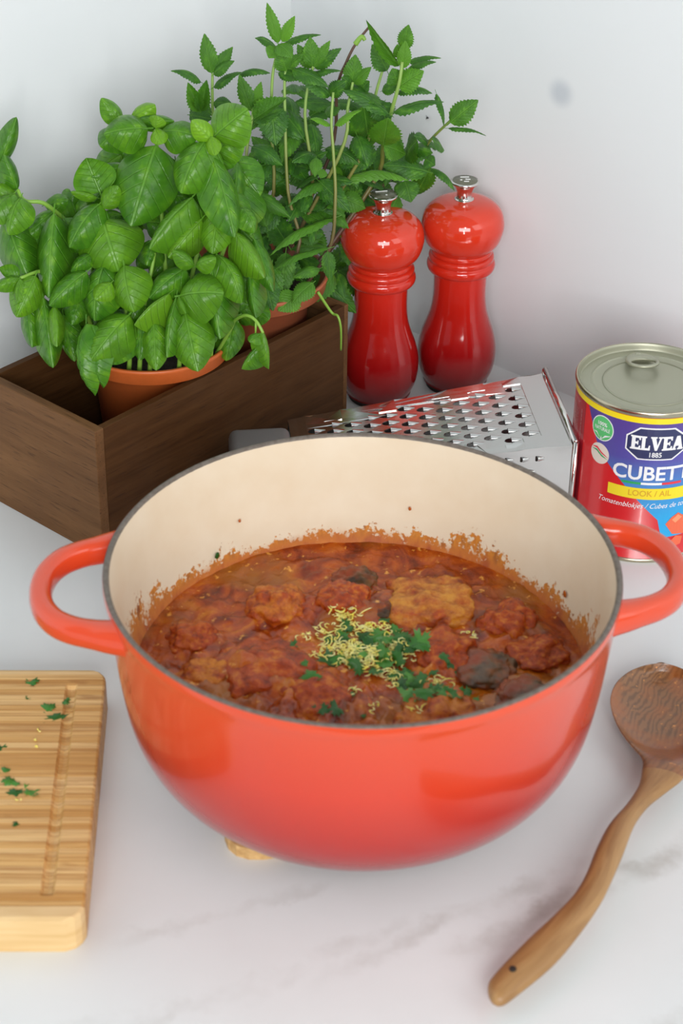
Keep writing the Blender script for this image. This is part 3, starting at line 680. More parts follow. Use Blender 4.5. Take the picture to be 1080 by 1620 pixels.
def plant_pot(plant, mat, rim_z, r):
    # rim band, tapering wall, inside face
    prof = [(0.0, 0.0), (0.034, 0.0), (0.0356, 0.0015), (0.0430, rim_z - 0.0135), (r - 0.0035, rim_z - 0.0125), (r - 0.0022, rim_z - 0.0115), (r - 0.0006, rim_z - 0.003), (r, rim_z - 0.0022), (r, rim_z - 0.0004), (r - 0.0007, rim_z), (r - 0.0022, rim_z), (r - 0.0028, rim_z - 0.002), (0.0415, rim_z - 0.020), (0.036, 0.006)]
    lathe_obj('flower_pot', prof, mat, plant, 96)
    vs_, fs = [], []; n = 64; R0 = r - 0.0065
    vs_.append((0, 0, rim_z - 0.010))
    for i in range(1, 9):
        for k in range(n):
            a = 2 * pi * k / n; q = R0 * i / 8; vs_.append((q * cos(a), q * sin(a), rim_z - 0.0105 + 0.0022 * noise.noise(Vector((q * 160 * cos(a), q * 160 * sin(a), 3)))))
    for k in range(n): fs.append((0, 1 + k, 1 + (k + 1) % n))
    for i in range(7):
        for k in range(n): a, b = 1 + i * n + k, 1 + i * n + (k + 1) % n; fs.append((a, a + n, b + n, b))
    link('soil', mesh('soil', vs_, fs), M['soil'], plant)

BASE_Z = 0.0062
basil = thing('potted_basil', 'bushy basil plant in an orange-terracotta pot, left in the box', 'plant', uv(0.1055, 0.0545, BASE_Z))
plant_pot(basil, M['terracotta'], 0.1160 - BASE_Z, 0.0575)
def bY(py): return 1.232 - (py - 170) / 420.0 * 0.082
B_ = [  # base px, base py, tip px, tip py, width px, layer mm (+ behind), mesh, normal (x,y,z), young
    (28, 300, 2, 236, 30, 10, 'c', (0.4, -0.8, 0.3), 0), (-2, 262, 26, 185, 26, 8, 'a', (0.3, -.8, .4), 0), (33, 322, -12, 292, 26, 12, 'f', None, .3),
    (33, 312, 14, 372, 40, 0, 'a', None, .2), (22, 306, -14, 352, 44, 2, 'a', (-.4, -.6, .7), .2), (8, 345, 46, 442, 56, 4, 'c', None, 0),
    (85, 338, 77, 472, 50, -6, 'c', None, 0), (88, 332, 38, 378, 30, 20, 'f', None, 0), (70, 325, 108, 316, 26, 26, 'f', None, 0), (158, 322, 110, 392, 52, -4, 'a', None, 0),
    (158, 304, 136, 250, 54, 4, 'u', (0.1, -.9, .5), .1), (207, 266, 120, 288, 32, 14, 'd', None, 0), (154, 313, 112, 303, 13, 2, 'a', None, .4),
    (163, 330, 187, 294, 26, -4, 'f', None, .4), (162, 346, 188, 430, 84, -2, 'a', None, .3), (234, 203, 164, 212, 50, -4, 'a', None, .1),
    (192, 206, 158, 232, 40, 10, 'a', None, 0), (192, 196, 160, 155, 26, 16, 'f', None, .2), (206, 192, 246, 166, 32, 14, 'a', None, .8),
    (214, 190, 276, 192, 22, 10, 'a', None, 0), (256, 207, 313, 216, 44, -2, 'a', None, .1), (246, 203, 257, 228, 22, -8, 'f', None, .9), (246, 203, 248, 183, 22, -8, 'f', None, .9),
    (247, 230, 207, 358, 80, -4, 'f', None, 0), (326, 221, 286, 306, 62, -10, 'a', None, .1), (338, 216, 392, 172, 60, -6, 'f', None, .3), (338, 238, 386, 214, 46, 2, 'f', None, .2),
    (338, 248, 380, 234, 36, 6, 'f', None, 0), (335, 222, 303, 190, 26, -12, 'f', None, 1.0), (333, 216, 340, 246, 20, -14, 'f', None, 1.0), (336, 248, 371, 376, 52, -12, 'f', (.35, -.8, .4), 0),
    (304, 311, 236, 394, 56, -8, 'c', None, .3), (319, 346, 266, 408, 42, -4, 'c', None, .7), (345, 330, 336, 402, 46, -4, 'f', None, .4), (378, 328, 402, 368, 32, 0, 'd', (.4, -.6, .7), .1),
    (388, 334, 396, 372, 20, 4, 'f', None, 0), (371, 366, 418, 440, 38, -8, 'c', (.2, -.8, .5), .5), (402, 378, 432, 462, 28, 2, 'f', (.3, -.9, .2), 0), (343, 403, 382, 480, 40, -4, 'd', (.3, -.6, .7), .2),
    (394, 430, 405, 503, 26, -4, 'c', None, 0), (284, 468, 354, 464, 66, -16, 'a', (0, -.75, .65), .3), (335, 418, 348, 537, 46, -8, 'c', None, 0), (308, 421, 273, 396, 22, -16, 'a', None, .3),
    (309, 421, 342, 408, 24, -16, 'a', None, .4), (294, 424, 236, 472, 40, -6, 'a', None, 0), (268, 464, 212, 514, 24, -14, 'r', (-.2, -.5, .8), .8), (278, 470, 264, 566, 36, -12, 'c', None, .1),
    (293, 496, 313, 588, 56, -14, 'f', (0, -.9, .35), .2), (282, 468, 294, 496, 15, -16, 'c', None, .3), (243, 511, 247, 586, 36, -12, 'f', (0, -.95, .3), .2), (226, 498, 221, 570, 34, -4, 'f', None, 0),
    (204, 498, 140, 576, 56, -14, 'a', (-.1, -.85, .5), .2), (206, 518, 178, 577, 36, -6, 'f', None, 0), (158, 528, 164, 614, 34, -12, 'd', (-.6, -.7, .3), 0), (136, 512, 151, 626, 36, -14, 'd', (-.7, -.6, .2), 0),
    (196, 420, 212, 494, 54, -12, 'a', None, .4), (166, 416, 150, 508, 58, -4, 'a', None, 0), (176, 447, 150, 474, 28, -14, 'f', None, .6), (137, 430, 78, 484, 38, -12, 'a', None, 0),
    (86, 483, 90, 549, 23, -14, 'c', None, .4), (68, 470, 84, 582, 38, -6, 'c', None, 0), (44, 468, 51, 550, 36, 4, 'c', None, 0), (56, 436, 26, 502, 42, -8, 'a', None, .3), (32, 440, -12, 456, 20, -10, 'a', None, .2),
    (31, 441, 27, 480, 18, -12, 'f', None, .3), (30, 438, -2, 424, 20, -6, 'u', None, .1), (128, 464, 114, 514, 32, 4, 'f', None, 0), (100, 498, 118, 572, 30, 8, 'f', None, 0), (148, 402, 112, 430, 22, -2, 'd', None, 0),
    (300, 455, 312, 500, 30, 8, 'f', None, 0), (228, 455, 205, 515, 40, 6, 'a', None, 0), (245, 380, 232, 420, 34, 6, 'c', None, 0), (218, 425, 238, 380, 24, 14, 'f', None, 0), (100, 345, 128, 400, 36, 16, 'f', None, 0),
    (40, 385, 18, 440, 40, 10, 'f', None, 0), (205, 350, 190, 395, 36, 16, 'a', None, 0), (360, 300, 392, 352, 34, 14, 'f', None, 0), (300, 250, 282, 300, 34, 16, 'f', None, 0), (272, 300, 300, 340, 34, 18, 'f', None, 0), (330, 480, 322, 560, 34, 4, 'f', None, 0),
]
def nh_default(): return Vector((random.uniform(-.25, .25), -0.72 + random.uniform(-.15, .15), 0.62))
for (bx, by, tx, ty, wp, lay, k, nh, yg) in B_:
    Yb = bY(by) + lay * 0.001; Yt = bY(min(ty, 600)) + lay * 0.001 - 0.006
    Bp, Tp = atY(bx, by, Yb), atY(tx, ty, Yt)
    put_leaf(basil, BLV[k], Bp, Tp, wp * pxm(Bp) * 1.30, nh or nh_default(), yg)
bc = Vector((basil.location.x, basil.location.y, 0))
for k in range(105):                                        # leaves in the shade inside the plant
    px = random.uniform(40, 400); py = random.uniform(235, 520)
    if px < 110 and py < 350: continue
    if px < 150 and py < 300: continue
    Y = bY(py) + random.uniform(0.02, 0.055); Bp = atY(px, py, Y); a = random.uniform(0, 2 * pi)
    Tp = Bp + Vector((cos(a) * 0.022, sin(a) * 0.016 - 0.006, random.uniform(-0.024, 0.004)))
    put_leaf(basil, BLV[random.choice('facd')], Bp, Tp, random.uniform(0.016, 0.027), nh_default())
sz0 = 0.112
def bstem(rx, ry, pts):
    P = [atY(x, y, Y) for x, y, Y in pts]; root = Vector((bc.x + rx, bc.y + ry, 0.1045))
    if pts[0][1] > 535: root = Vector((P[0].x - 0.002, max(P[0].y + 0.003, bc.y - 0.044), 0.1045))
    stem(basil, [root] + P, 0.0016, M['stem_green'])
bstem(-.034, -.036, [(205, 560, 1.168), (200, 500, 1.17), (196, 420, 1.178)]); bstem(-.020, -.040, [(222, 560, 1.166), (226, 500, 1.17), (245, 400, 1.19)])
bstem(-.012, -.043, [(238, 565, 1.16), (243, 510, 1.16)]); bstem(.010, -.038, [(285, 560, 1.166), (293, 496, 1.158)]); bstem(.024, -.030, [(325, 560, 1.175), (330, 500, 1.18), (335, 420, 1.182)])
bstem(.030, -.020, [(335, 540, 1.18), (345, 480, 1.19), (343, 403, 1.19)]); bstem(0, 0, [(262, 480, 1.2), (255, 330, 1.21), (246, 205, 1.222)]); bstem(.012, .006, [(300, 450, 1.2), (325, 330, 1.21), (335, 222, 1.216)])
bstem(-.02, .004, [(205, 480, 1.2), (178, 400, 1.2), (165, 335, 1.2)]); bstem(-.035, 0, [(150, 460, 1.2), (110, 400, 1.21), (86, 340, 1.2)]); bstem(-.04, .01, [(140, 400, 1.23), (78, 327, 1.212), (40, 318, 1.208), (28, 300, 1.212)])
bstem(-.036, -.014, [(130, 480, 1.19), (80, 430, 1.185), (32, 440, 1.17)]); bstem(.03, 0, [(345, 420, 1.2), (365, 370, 1.2), (372, 362, 1.195)])
stem(basil, [(bc.x + .046, bc.y - .018, sz0 - .004), atY(365, 520, 1.178), atY(372, 506, 1.165), atY(390, 499, 1.150), atY(405, 508, 1.142), atY(416, 527, 1.138)], 0.0013, M['stem_green'])
put_leaf(basil, BLV['f'], atY(412, 528, 1.140), atY(394, 541, 1.132), 0.0105, (0, -.5, .8), .2)
put_leaf(basil, BLV['c'], atY(412, 545, 1.140), atY(382, 584, 1.134), 0.013, (-.5, -.7, .4), .1)
put_leaf(basil, BLV['c'], atY(416, 526, 1.138), atY(425, 584, 1.132), 0.0115, (.4, -.8, .3), .4)
stem(basil, [atY(405, 508, 1.142), atY(404, 528, 1.140)], 0.0008, M['stem_green'])

mint = thing('potted_mint', 'tall leggy mint plant in a brown pot behind the basil', 'plant', uv(0.2080, 0.0545, BASE_Z))
plant_pot(mint, M['terracotta_brown'], 0.1285 - BASE_Z, 0.0575)
mc = Vector((mint.location.x, mint.location.y, 0))
def mY(py, px=0): return 1.335 - py / 500.0 * 0.075 + (max(0.0, min(1.0, (px - 515) / 30.0)) * 0.06 * max(0.0, min(1.0, (py - 215) / 40.0)))
M_ = [
    (440, 68, 422, 4, 20, 0, 'f', None, .8), (446, 66, 466, 25, 20, 0, 'f', None, .8), (437, 76, 403, 60, 24, 4, 'a', (0, -.3, 1), 0), (450, 68, 508, 55, 16, 6, 'a', (0, -.4, .9), 0), (440, 70, 462, 92, 30, -6, 'a', (0, -.5, .8), .5), (436, 74, 425, 92, 24, -4, 'f', None, .4),
    (335, 116, 323, 53, 28, 0, 'f', (-.2, -.9, .3), .3), (338, 116, 368, 74, 22, 0, 'f', None, .2), (338, 118, 371, 96, 20, -3, 'a', None, .2), (318, 130, 270, 112, 20, 2, 'd', (0, -.3, 1), 0), (338, 138, 382, 114, 22, 0, 'a', (0, -.4, .9), 0), (378, 118, 428, 116, 16, 4, 'd', (0, -.3, 1), 0),
    (316, 176, 297, 130, 24, -4, 'v', (0, -.9, .3), .3), (318, 176, 327, 126, 24, -4, 'v', (0, -.9, .3), .2), (330, 165, 300, 190, 34, 6, 'f', None, 0), (338, 162, 368, 166, 22, 4, 'a', None, 0), (300, 182, 335, 188, 30, 0, 'f', None, 0),
    (398, 176, 378, 118, 26, -6, 'f', (-.2, -.9, .3), .3), (401, 173, 413, 129, 18, -6, 'f', None, .8), (402, 188, 454, 155, 28, -10, 'v', (0, -.6, .7), .3), (404, 192, 448, 172, 20, -8, 'f', None, .1), (428, 165, 436, 230, 48, -6, 'f', (.1, -.9, .4), 0), (398, 232, 447, 262, 30, -8, 'd', None, 0), (392, 250, 412, 240, 14, -8, 'f', None, .4),
    (494, 106, 490, 58, 28, 2, 'f', None, .3), (496, 106, 522, 64, 18, 2, 'f', None, .4), (498, 108, 540, 76, 22, 4, 'a', None, 0), (492, 108, 470, 70, 22, 6, 'f', None, .2), (450, 108, 480, 85, 20, 2, 'f', None, .3), (452, 112, 442, 80, 30, -2, 'f', None, .3), (488, 120, 540, 112, 18, 2, 'a', (0, -.3, 1), 0),
    (462, 110, 520, 138, 28, -6, 'a', (0, -.5, .8), .1), (440, 115, 480, 126, 20, 2, 'a', None, 0), (522, 152, 470, 120, 30, -4, 'a', (0, -.4, .9), 0), (520, 150, 548, 128, 26, 0, 'a', None, 0),
    (556, 132, 562, 86, 30, 2, 'f', None, .3), (560, 132, 587, 106, 22, 2, 'f', None, .4), (556, 138, 540, 122, 24, 2, 'a', None, 0), (566, 146, 584, 128, 24, 6, 'f', None, 0),
    (522, 198, 490, 188, 18, -8, 'u' if False else 'a', (0, -.2, 1), .9), (530, 198, 572, 174, 20, -8, 'a', (0, -.3, 1), .9), (536, 288, 647, 286, 22, -14, 'd', (0, .1, 1), .5), (526, 290, 456, 326, 22, -12, 'd', (0, .1, 1), .3), (526, 346, 427, 404, 20, -16, 'a', (.1, .4, .9), .5), (518, 393, 430, 430, 20, -16, 'a', (.1, .4, .9), .4),
    (530, 262, 534, 290, 20, -12, 'v', None, .6), (528, 236, 546, 262, 22, -8, 'f', None, .5), (516, 330, 552, 322, 18, -12, 'a', None, .2),
    (631, 104, 579, 31, 18, -4, 'v', (-.5, -.7, .5), .3), (638, 78, 646, 39, 26, 2, 'f', None, .3), (638, 108, 641, 64, 22, -8, 'f', (0, -1, .1), .9), (644, 98, 698, 92, 18, 4, 'a', (0, -.2, 1), .1), (646, 108, 690, 98, 18, 0, 'a', (0, -.4, .9), .1), (630, 138, 670, 112, 38, -8, 'f', (0, -.7, .7), .5), (628, 134, 620, 108, 30, -6, 'f', None, .2), (632, 92, 628, 70, 18, 0, 'f', None, .4),
    (622, 178, 702, 161, 26, -8, 'a', (0, -.3, 1), 0), (614, 180, 540, 142, 26, -8, 'a', (0, -.5, .9), 0), (628, 146, 684, 148, 22, 8, 'd', (0, -.2, 1), 0), (690, 148, 702, 200, 14, 8, 'a', (.6, -.6, .3), 0), (604, 144, 634, 134, 20, 8, 'a', None, 0),
    (606, 230, 613, 187, 50, -10, 'f', (0, -.9, .35), .5), (607, 230, 642, 244, 36, -10, 'f', (.2, -.8, .5), .4), (575, 168, 584, 238, 54, 2, 'f', (.1, -.9, .4), 0), (600, 162, 612, 195, 40, 6, 'f', None, 0), (612, 112, 588, 70, 32, 10, 'f', None, 0), (608, 160, 592, 180, 30, 8, 'f', None, 0),
    (712, 194, 756, 158, 36, 0, 'f', (0, -.8, .6), .2), (708, 203, 769, 215, 13, 0, 'a', (0, .1, 1), 0), (684, 222, 703, 238, 26, -4, 'f', None, .1), (676, 222, 655, 215, 22, 4, 'f', None, 0), (682, 266, 719, 302, 16, 0, 'd', (.5, -.3, .8), 0), (676, 272, 602, 262, 34, -6, 'a', None, 0), (640, 286, 650, 320, 38, -6, 'f', None, .1), (628, 290, 640, 310, 20, 0, 'f', None, .1), (660, 222, 640, 252, 44, 2, 'f', None, 0), (672, 252, 688, 262, 26, 0, 'f', None, 0),
    (395, 305, 460, 345, 26, -10, 'd', None, .2), (540, 312, 578, 330, 34, -14, 'a', None, .4), (500, 250, 498, 280, 20, -10, 'a', None, .6), (512, 268, 506, 282, 16, -12, 'f', None, .7), (470, 465, 440, 492, 38, -20, 'f', None, .5), (495, 448, 462, 480, 32, -24, 'a', None, .5), (430, 420, 425, 490, 40, -14, 'f', None, .2), (452, 400, 447, 470, 34, -6, 'f', None, .3), (518, 398, 522, 445, 22, -12, 'f', None, .1), (505, 425, 462, 440, 20, -14, 'd', None, .2), (545, 392, 552, 420, 18, -10, 'f', None, 0), (440, 330, 400, 372, 34, 6, 'f', None, 0),
    (406, 445, 412, 482, 28, -26, 'f', (0, -.95, .3), .1), (420, 442, 432, 492, 34, -24, 'f', (0, -.95, .3), 0),
]
for (bx, by, tx, ty, wp, lay, k, nh, yg) in M_:
    Yb = mY(by, bx) + lay * 0.001; Yt = mY(min(ty, 500), tx) + lay * 0.001 - 0.006
    Bp, Tp = atY(bx, by, Yb), atY(tx, ty, Yt)
    put_leaf(mint, MLV[k], Bp, Tp, wp * pxm(Bp) * 1.05, nh or nh_default(), yg)
nfill = 0
while nfill < 185:
    px = random.uniform(385, 690); py = random.uniform(135, 462)
    if px > 640 and (py < 215 or py > 300): continue
    if px > 560 and py > 330: continue
    if py < 160 and (px < 430 or px > 610): continue
    if 640 < px + py * 0.0 and py < 200: continue
    if 640 < px and random.random() < 0.6: continue
    if 585 < px < 700 and 145 < py < 205 and random.random() < 0.8: continue
    if py > 360 and random.random() < 0.12: continue
    if py < 230 and random.random() < 0.35: continue
    Y = mY(py, px) + random.uniform(-0.004, 0.055); Bp = atY(px, py, Y); L = random.uniform(0.019, 0.035)
    out = Vector((px - 515, 0, 0)).normalized() * random.uniform(-0.2, 1.0); a = random.uniform(0, 2 * pi)
    Tp = Bp + Vector((out.x * 0.6 + cos(a) * 0.6, sin(a) * 0.5 - 0.2, random.uniform(-0.75, 0.25))).normalized() * L
    put_leaf(mint, MLV[random.choice('faadf')], Bp, Tp, L * random.uniform(0.42, 0.6), Vector((random.uniform(-.4, .4), -0.55, 0.75)), random.choice((0, 0, 0, .25)))
    nfill += 1
def mstem(rx, ry, pts, rad=0.0013, mat='mint_stem'): stem(mint, [(mc.x + rx, mc.y + ry, sz0 - 0.004)] + [atY(x, y, Y) for x, y, Y in pts], rad, M[mat])
mstem(-.02, .01, [(428, 330, 1.30), (429, 200, 1.312), (431, 120, 1.318), (442, 70, 1.323)]); mstem(-.035, .015, [(360, 330, 1.31), (340, 220, 1.315), (336, 160, 1.315), (336, 116, 1.318)])
mstem(-.03, -.01, [(393, 400, 1.27), (391, 300, 1.28), (390, 240, 1.292), (399, 185, 1.30), (400, 172, 1.302)]); mstem(.0, .012, [(490, 330, 1.3), (482, 180, 1.312), (495, 105, 1.32)])
mstem(.026, -.022, [(518, 400, 1.272), (530, 320, 1.278), (527, 240, 1.29), (524, 195, 1.297), (527, 146, 1.305)], 0.0013); mstem(.034, .008, [(590, 290, 1.340), (606, 230, 1.330), (618, 180, 1.310), (631, 132, 1.306), (636, 98, 1.31)], 0.0016)
mstem(.035, .012, [(600, 300, 1.365), (652, 258, 1.358), (682, 220, 1.335), (713, 190, 1.318)]); mstem(.018, .02, [(570, 250, 1.32), (594, 150, 1.325), (606, 108, 1.328)])
mstem(.01, .018, [(520, 250, 1.33), (533, 140, 1.325), (547, 100, 1.323), (562, 70, 1.325), (585, 41, 1.328)], 0.0012, 'stem_brown')
mstem(.008, .0, [(535, 250, 1.3), (550, 170, 1.308), (558, 130, 1.312)]); mstem(-.01, -.012, [(470, 400, 1.27), (455, 300, 1.29), (450, 150, 1.312), (452, 110, 1.318)]);
stem(mint, [atY(562, 70, 1.325), atY(572, 58, 1.325), atY(577, 64, 1.324)], 0.0018, M['stem_green'])
stem(mint, [(mc.x + .050, mc.y - .030, 0.127), atY(524, 494, 1.262), atY(534, 500, 1.258), atY(539, 520, 1.256), atY(539, 554, 1.260)], 0.0010, M['stem_green'])

# ------------------------------------------------------------------ pepper and salt mills
def mill(loc, label, mark, H):
    t = thing('pepper_mill', label, 'mill', loc, 0, 'red enamelled mills')
    k = H / 0.172
    body = smooth_prof([(0.0, 0.0045), (0.0235, 0.0045), (0.0255, 0.0065), (0.0296, 0.016), (0.0311, 0.027), (0.0306, 0.037), (0.0283, 0.047), (0.0248, 0.057), (0.0220, 0.067), (0.0206, 0.080), (0.0208, 0.096), (0.0214, 0.0995)], 5)
    body += smooth_prof([(0.0216, 0.0998), (0.0252, 0.1005), (0.0266, 0.1035), (0.0262, 0.1065), (0.0247, 0.1082), (0.0252, 0.1095), (0.0254, 0.1115), (0.0246, 0.1130), (0.0230, 0.1137)], 3)
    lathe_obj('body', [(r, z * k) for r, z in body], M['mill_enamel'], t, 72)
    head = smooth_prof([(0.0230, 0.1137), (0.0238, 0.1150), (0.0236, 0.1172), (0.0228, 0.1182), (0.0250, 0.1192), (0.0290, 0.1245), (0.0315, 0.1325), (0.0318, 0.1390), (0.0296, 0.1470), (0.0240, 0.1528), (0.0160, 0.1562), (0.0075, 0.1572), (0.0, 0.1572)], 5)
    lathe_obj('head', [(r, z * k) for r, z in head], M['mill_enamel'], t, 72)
    lathe_obj('base_ring', [(0.0, 0.0), (0.0235, 0.0), (0.0238, 0.002), (0.0238, 0.0046), (0.0, 0.0046)], M['dark_hole'], t, 48)
    kn = lathe_obj('knob', [(r, z * k) for r, z in smooth_prof([(0.0, 0.1570), (0.0072, 0.1572), (0.0062, 0.1582), (0.0058, 0.1615), (0.0066, 0.1655), (0.0088, 0.1690), (0.0108, 0.1702)], 4)] + [(0.0111, 0.1709 * k), (0.0110, 0.1716 * k), (0.0106, 0.1720 * k), (0.0, 0.1720 * k)], M['chrome'], t, 48)
    tag(kn, 'polished silver knob')
    z = 0.1721 * k
    lathe_obj('knob_inlay', [(0.0, z + 0.0002), (0.0094, z + 0.0002), (0.0096, z)], M['knob_top'], kn, 40)
    def bar(x0, y0, x1, y1, wd=0.0011):
        a, b = Vector((x0, y0, z + 0.0004)), Vector((x1, y1, z + 0.0004)); d = (b - a).normalized(); s_ = Vector((-d.y, d.x, 0)) * wd / 2; e = Vector((0, 0, 0.0004))
        v = [a - s_, b - s_, b + s_, a + s_]; v = v + [q + e for q in v]
        link('letter_mark', mesh('letter_mark', v, [(0, 3, 2, 1), (4, 5, 6, 7), (0, 1, 5, 4), (1, 2, 6, 5), (2, 3, 7, 6), (3, 0, 4, 7)], False), M['white_print'], kn)
    for q in mark: bar(*[c * 0.001 for c in q])
MILL_L = uv(0.3055, 0.010); MILL_R = Vector((0.0896, 1.3562, 0))
mill(MILL_L, 'red mill nearer the mint, with a dash and dot on its knob', [(-6, 2.4, 3, 4.2), (1.6, -3.2, 2.8, -3.0)], 0.172)
mill(MILL_R, 'red mill farther right, with short bars and dots on its knob', [(-3.5, 4.4, 3.2, 4.8), (-3.8, -1.0, -2.2, -0.8), (0.2, 0.6, 4.0, 0.4), (-1.0, -3.6, 2.8, -3.4)], 0.1745)

# ------------------------------------------------------------------ box grater lying on its side
E1 = Vector((-0.9922, -0.1250, 0)); E2 = Vector((0.1250, -0.9922, 0))
gr = thing('box_grater', 'steel box grater lying on its side behind the pot', 'grater', (0.1515, 1.1835, 0), atan2(E1.y, E1.x))
# local frame: +x towards the handle, local y = left of x: E1 rotated by 90 deg = (0.125,-0.992) = E2 (towards the viewer)
GL, GW0, GW1, GH0, GH1 = 0.188, 0.0515, 0.0375, 0.076, 0.055
def gtop(x, y):                                # point of the top plate, y in -1..1 over the half width
    k = x / GL; return Vector((x, y * (GW0 + (GW1 - GW0) * k), GH0 + (GH1 - GH0) * k))
def coarse_plate():
    bm = bmesh.new(); teeth = []; cols = 12; x0, x1 = 0.018, 0.176; dx = (x1 - x0) / cols; n = 16
    def P(x, ym):                              # ym in metres, clamped to the trapezoid
        k = x / GL; return bm.verts.new((x, ym, GH0 + (GH1 - GH0) * k))
    def half(x): return GW0 + (GW1 - GW0) * x / GL
    def quad(a, b, c, d): bm.faces.new((P(*a), P(*b), P(*c), P(*d)))
    def strip(xa, xb, ya0, yb0, ya1, yb1): quad((xa, ya0), (xb, yb0), (xb, yb1), (xa, ya1))
    strip(0, x0, -half(0), -half(x0), half(0), half(x0)); strip(x1, GL, -half(x1), -half(GL), half(x1), half(GL))
    for c in range(cols):
        xa, xb = x0 + c * dx, x0 + (c + 1) * dx; xm = (xa + xb) / 2; rows = 6 if c < 8 else 5; dy = 2 * (half(xm) - 0.009) / 6.5
        off = (0.25 if c % 2 else -0.25) * dy
        if c >= 8: dy *= 1.04
        ys = [off + (r - (rows - 1) / 2) * dy for r in range(rows)]
        strip(xa, xb, -half(xa), -half(xb), ys[0] - dy / 2, ys[0] - dy / 2); strip(xa, xb, ys[-1] + dy / 2, ys[-1] + dy / 2, half(xa), half(xb))
        for y in ys:
            rx, ry = 0.0042, 0.0030; hx = xm + 0.0020; ring, sq = [], []
            for q in range(n):
                a = 2 * pi * (q + 0.5) / n; ring.append(P(hx + rx * cos(a), y + ry * sin(a)))
                ca, sa = cos(a), sin(a); m = max(abs(ca), abs(sa)); sq.append(P(xm + ca / m * dx / 2, y + sa / m * dy / 2))
            corners = []
            for q in range(n):
                r = (q + 1) % n; bm.faces.new((ring[q], sq[q], sq[r], ring[r]))
            for sx_, sy_, q in ((1, 1, 1), (-1, 1, 5), (-1, -1, 9), (1, -1, 13)):
                cv = P(xm + sx_ * dx / 2, y + sy_ * dy / 2); bm.faces.new((sq[q], cv, sq[q + 1]))
            teeth.append((hx, y, GH0 + (GH1 - GH0) * hx / GL))
    bmesh.ops.remove_doubles(bm, verts=bm.verts, dist=1e-6); bmesh.ops.recalc_face_normals(bm, faces=bm.faces)
    if sum(f.normal.z for f in bm.faces) < 0: bmesh.ops.reverse_faces(bm, faces=bm.faces)
    r = bmesh.ops.solidify(bm, geom=list(bm.faces), thickness=0.0007)
    return from_bm('coarse_plate', bm), teeth
me, teeth = coarse_plate(); plate = link('coarse_plate', me, M['steel'], gr)
def tooth_mesh(L=0.0078, Wd=0.0050, Ht=0.0021):
    vs_, fs = [], []; nx_, ny_ = 6, 6
    for i in range(nx_ + 1):
        t = i / nx_; x = -0.0006 - t * L; wd = Wd / 2 * (1 - 0.55 * t ** 1.5); h = Ht * (1 - t) ** 1.1
        for j in range(ny_ + 1):
            a = pi * j / ny_; vs_.append((x, -wd * cos(a), h * sin(a) + 0.0001))
    for i in range(nx_):
        for j in range(ny_): a = i * (ny_ + 1) + j; fs.append((a, a + 1, a + ny_ + 2, a + ny_ + 1))
    me = mesh('tooth', vs_, fs); me.materials.append(M['steel']); return me
TM = tooth_mesh(); slope = atan2(GH1 - GH0, GL)
for x, y, z in teeth:
    o = link('tooth', TM, None, plate); o.location = (x, y, z); o.rotation_euler = (0, -slope, 0)
def plate_obj(name, pts, mat, parent):
    v = [Vector(p) for p in pts]; n_ = (v[1] - v[0]).cross(v[2] - v[0]).normalized() * 0.0007
    vv = v + [q - n_ for q in v]
    return link(name, mesh(name, vv, [(0, 1, 2, 3), (7, 6, 5, 4), (0, 4, 5, 1), (1, 5, 6, 2), (2, 6, 7, 3), (3, 7, 4, 0)], False), mat, parent)
c = lambda x, s, top: ((x, s * (GW0 if x == 0 else GW1), (GH0 if x == 0 else GH1) if top else 0.0))
near = plate_obj('fine_plate', [c(0, 1, 0), c(0, 1, 1), c(GL, 1, 1), c(GL, 1, 0)], M['steel'], gr)
plate_obj('slicing_plate', [c(0, -1, 1), c(0, -1, 0), c(GL, -1, 0), c(GL, -1, 1)], M['steel'], gr)
plate_obj('zesting_plate', [c(0, 1, 0), c(GL, 1, 0), c(GL, -1, 0), c(0, -1, 0)], M['steel'], gr)
FT = tooth_mesh(0.0046, 0.0036, 0.0018)
def dark_mouth(me, wd, ht):
    bm = bmesh.new(); bm.from_mesh(me); vs_ = [bm.verts.new((-0.0005 + 0.0012 * (1 - sin(pi * k / 10)), -wd * cos(pi * k / 10), ht * sin(pi * k / 10) + 0.0001)) for k in range(11)]
    vs_ += [bm.verts.new((0.0010, -wd * cos(pi * k / 10) * 0.9, 0.00025)) for k in range(10, -1, -1)]
    for k in range(10):
        f = bm.faces.new((vs_[k], vs_[k + 1], vs_[21 - k - 1], vs_[21 - k])); f.material_index = 1
    bm.to_mesh(me); bm.free(); me.materials.append(M['dark_hole'])
dark_mouth(FT, 0.0018, 0.0017)
for cidx in range(10):
    for r in range(5):
        x = 0.024 + cidx * 0.0105 + (0.005 if r % 2 else 0.0); z = 0.067 - r * 0.0105 - x * 0.06
        y = GW0 + (GW1 - GW0) * x / GL
        o = link('fine_tooth', FT, None, near); o.location = (x, y + 0.0001, z); o.rotation_euler = (-pi / 2, 0, -atan2(GW0 - GW1, GL))
# wire frame round the open base, top edge rod thicker and tilted as in the photo
wr = [(-0.002, -0.0515, 0.0008), (-0.002, -0.0515, 0.079), (-0.002, 0.0525, 0.079), (-0.002, 0.0525, 0.0025), (-0.002, -0.0515, 0.0025)]
for a, b in zip(wr[:-1], wr[1:]):
    v, f = tube([a, b], 0.0021, 10); link('base_wire', mesh('base_wire', v, f), M['chrome'], gr)
# handle: grey grip beyond the narrow end
bm = box_bm(0.044, 0.052, 0.030, 0.006, 3, (GL + 0.022, 0.000, 0.043)); link('handle', from_bm('handle', bm, True), M['handle_grey'], gr)

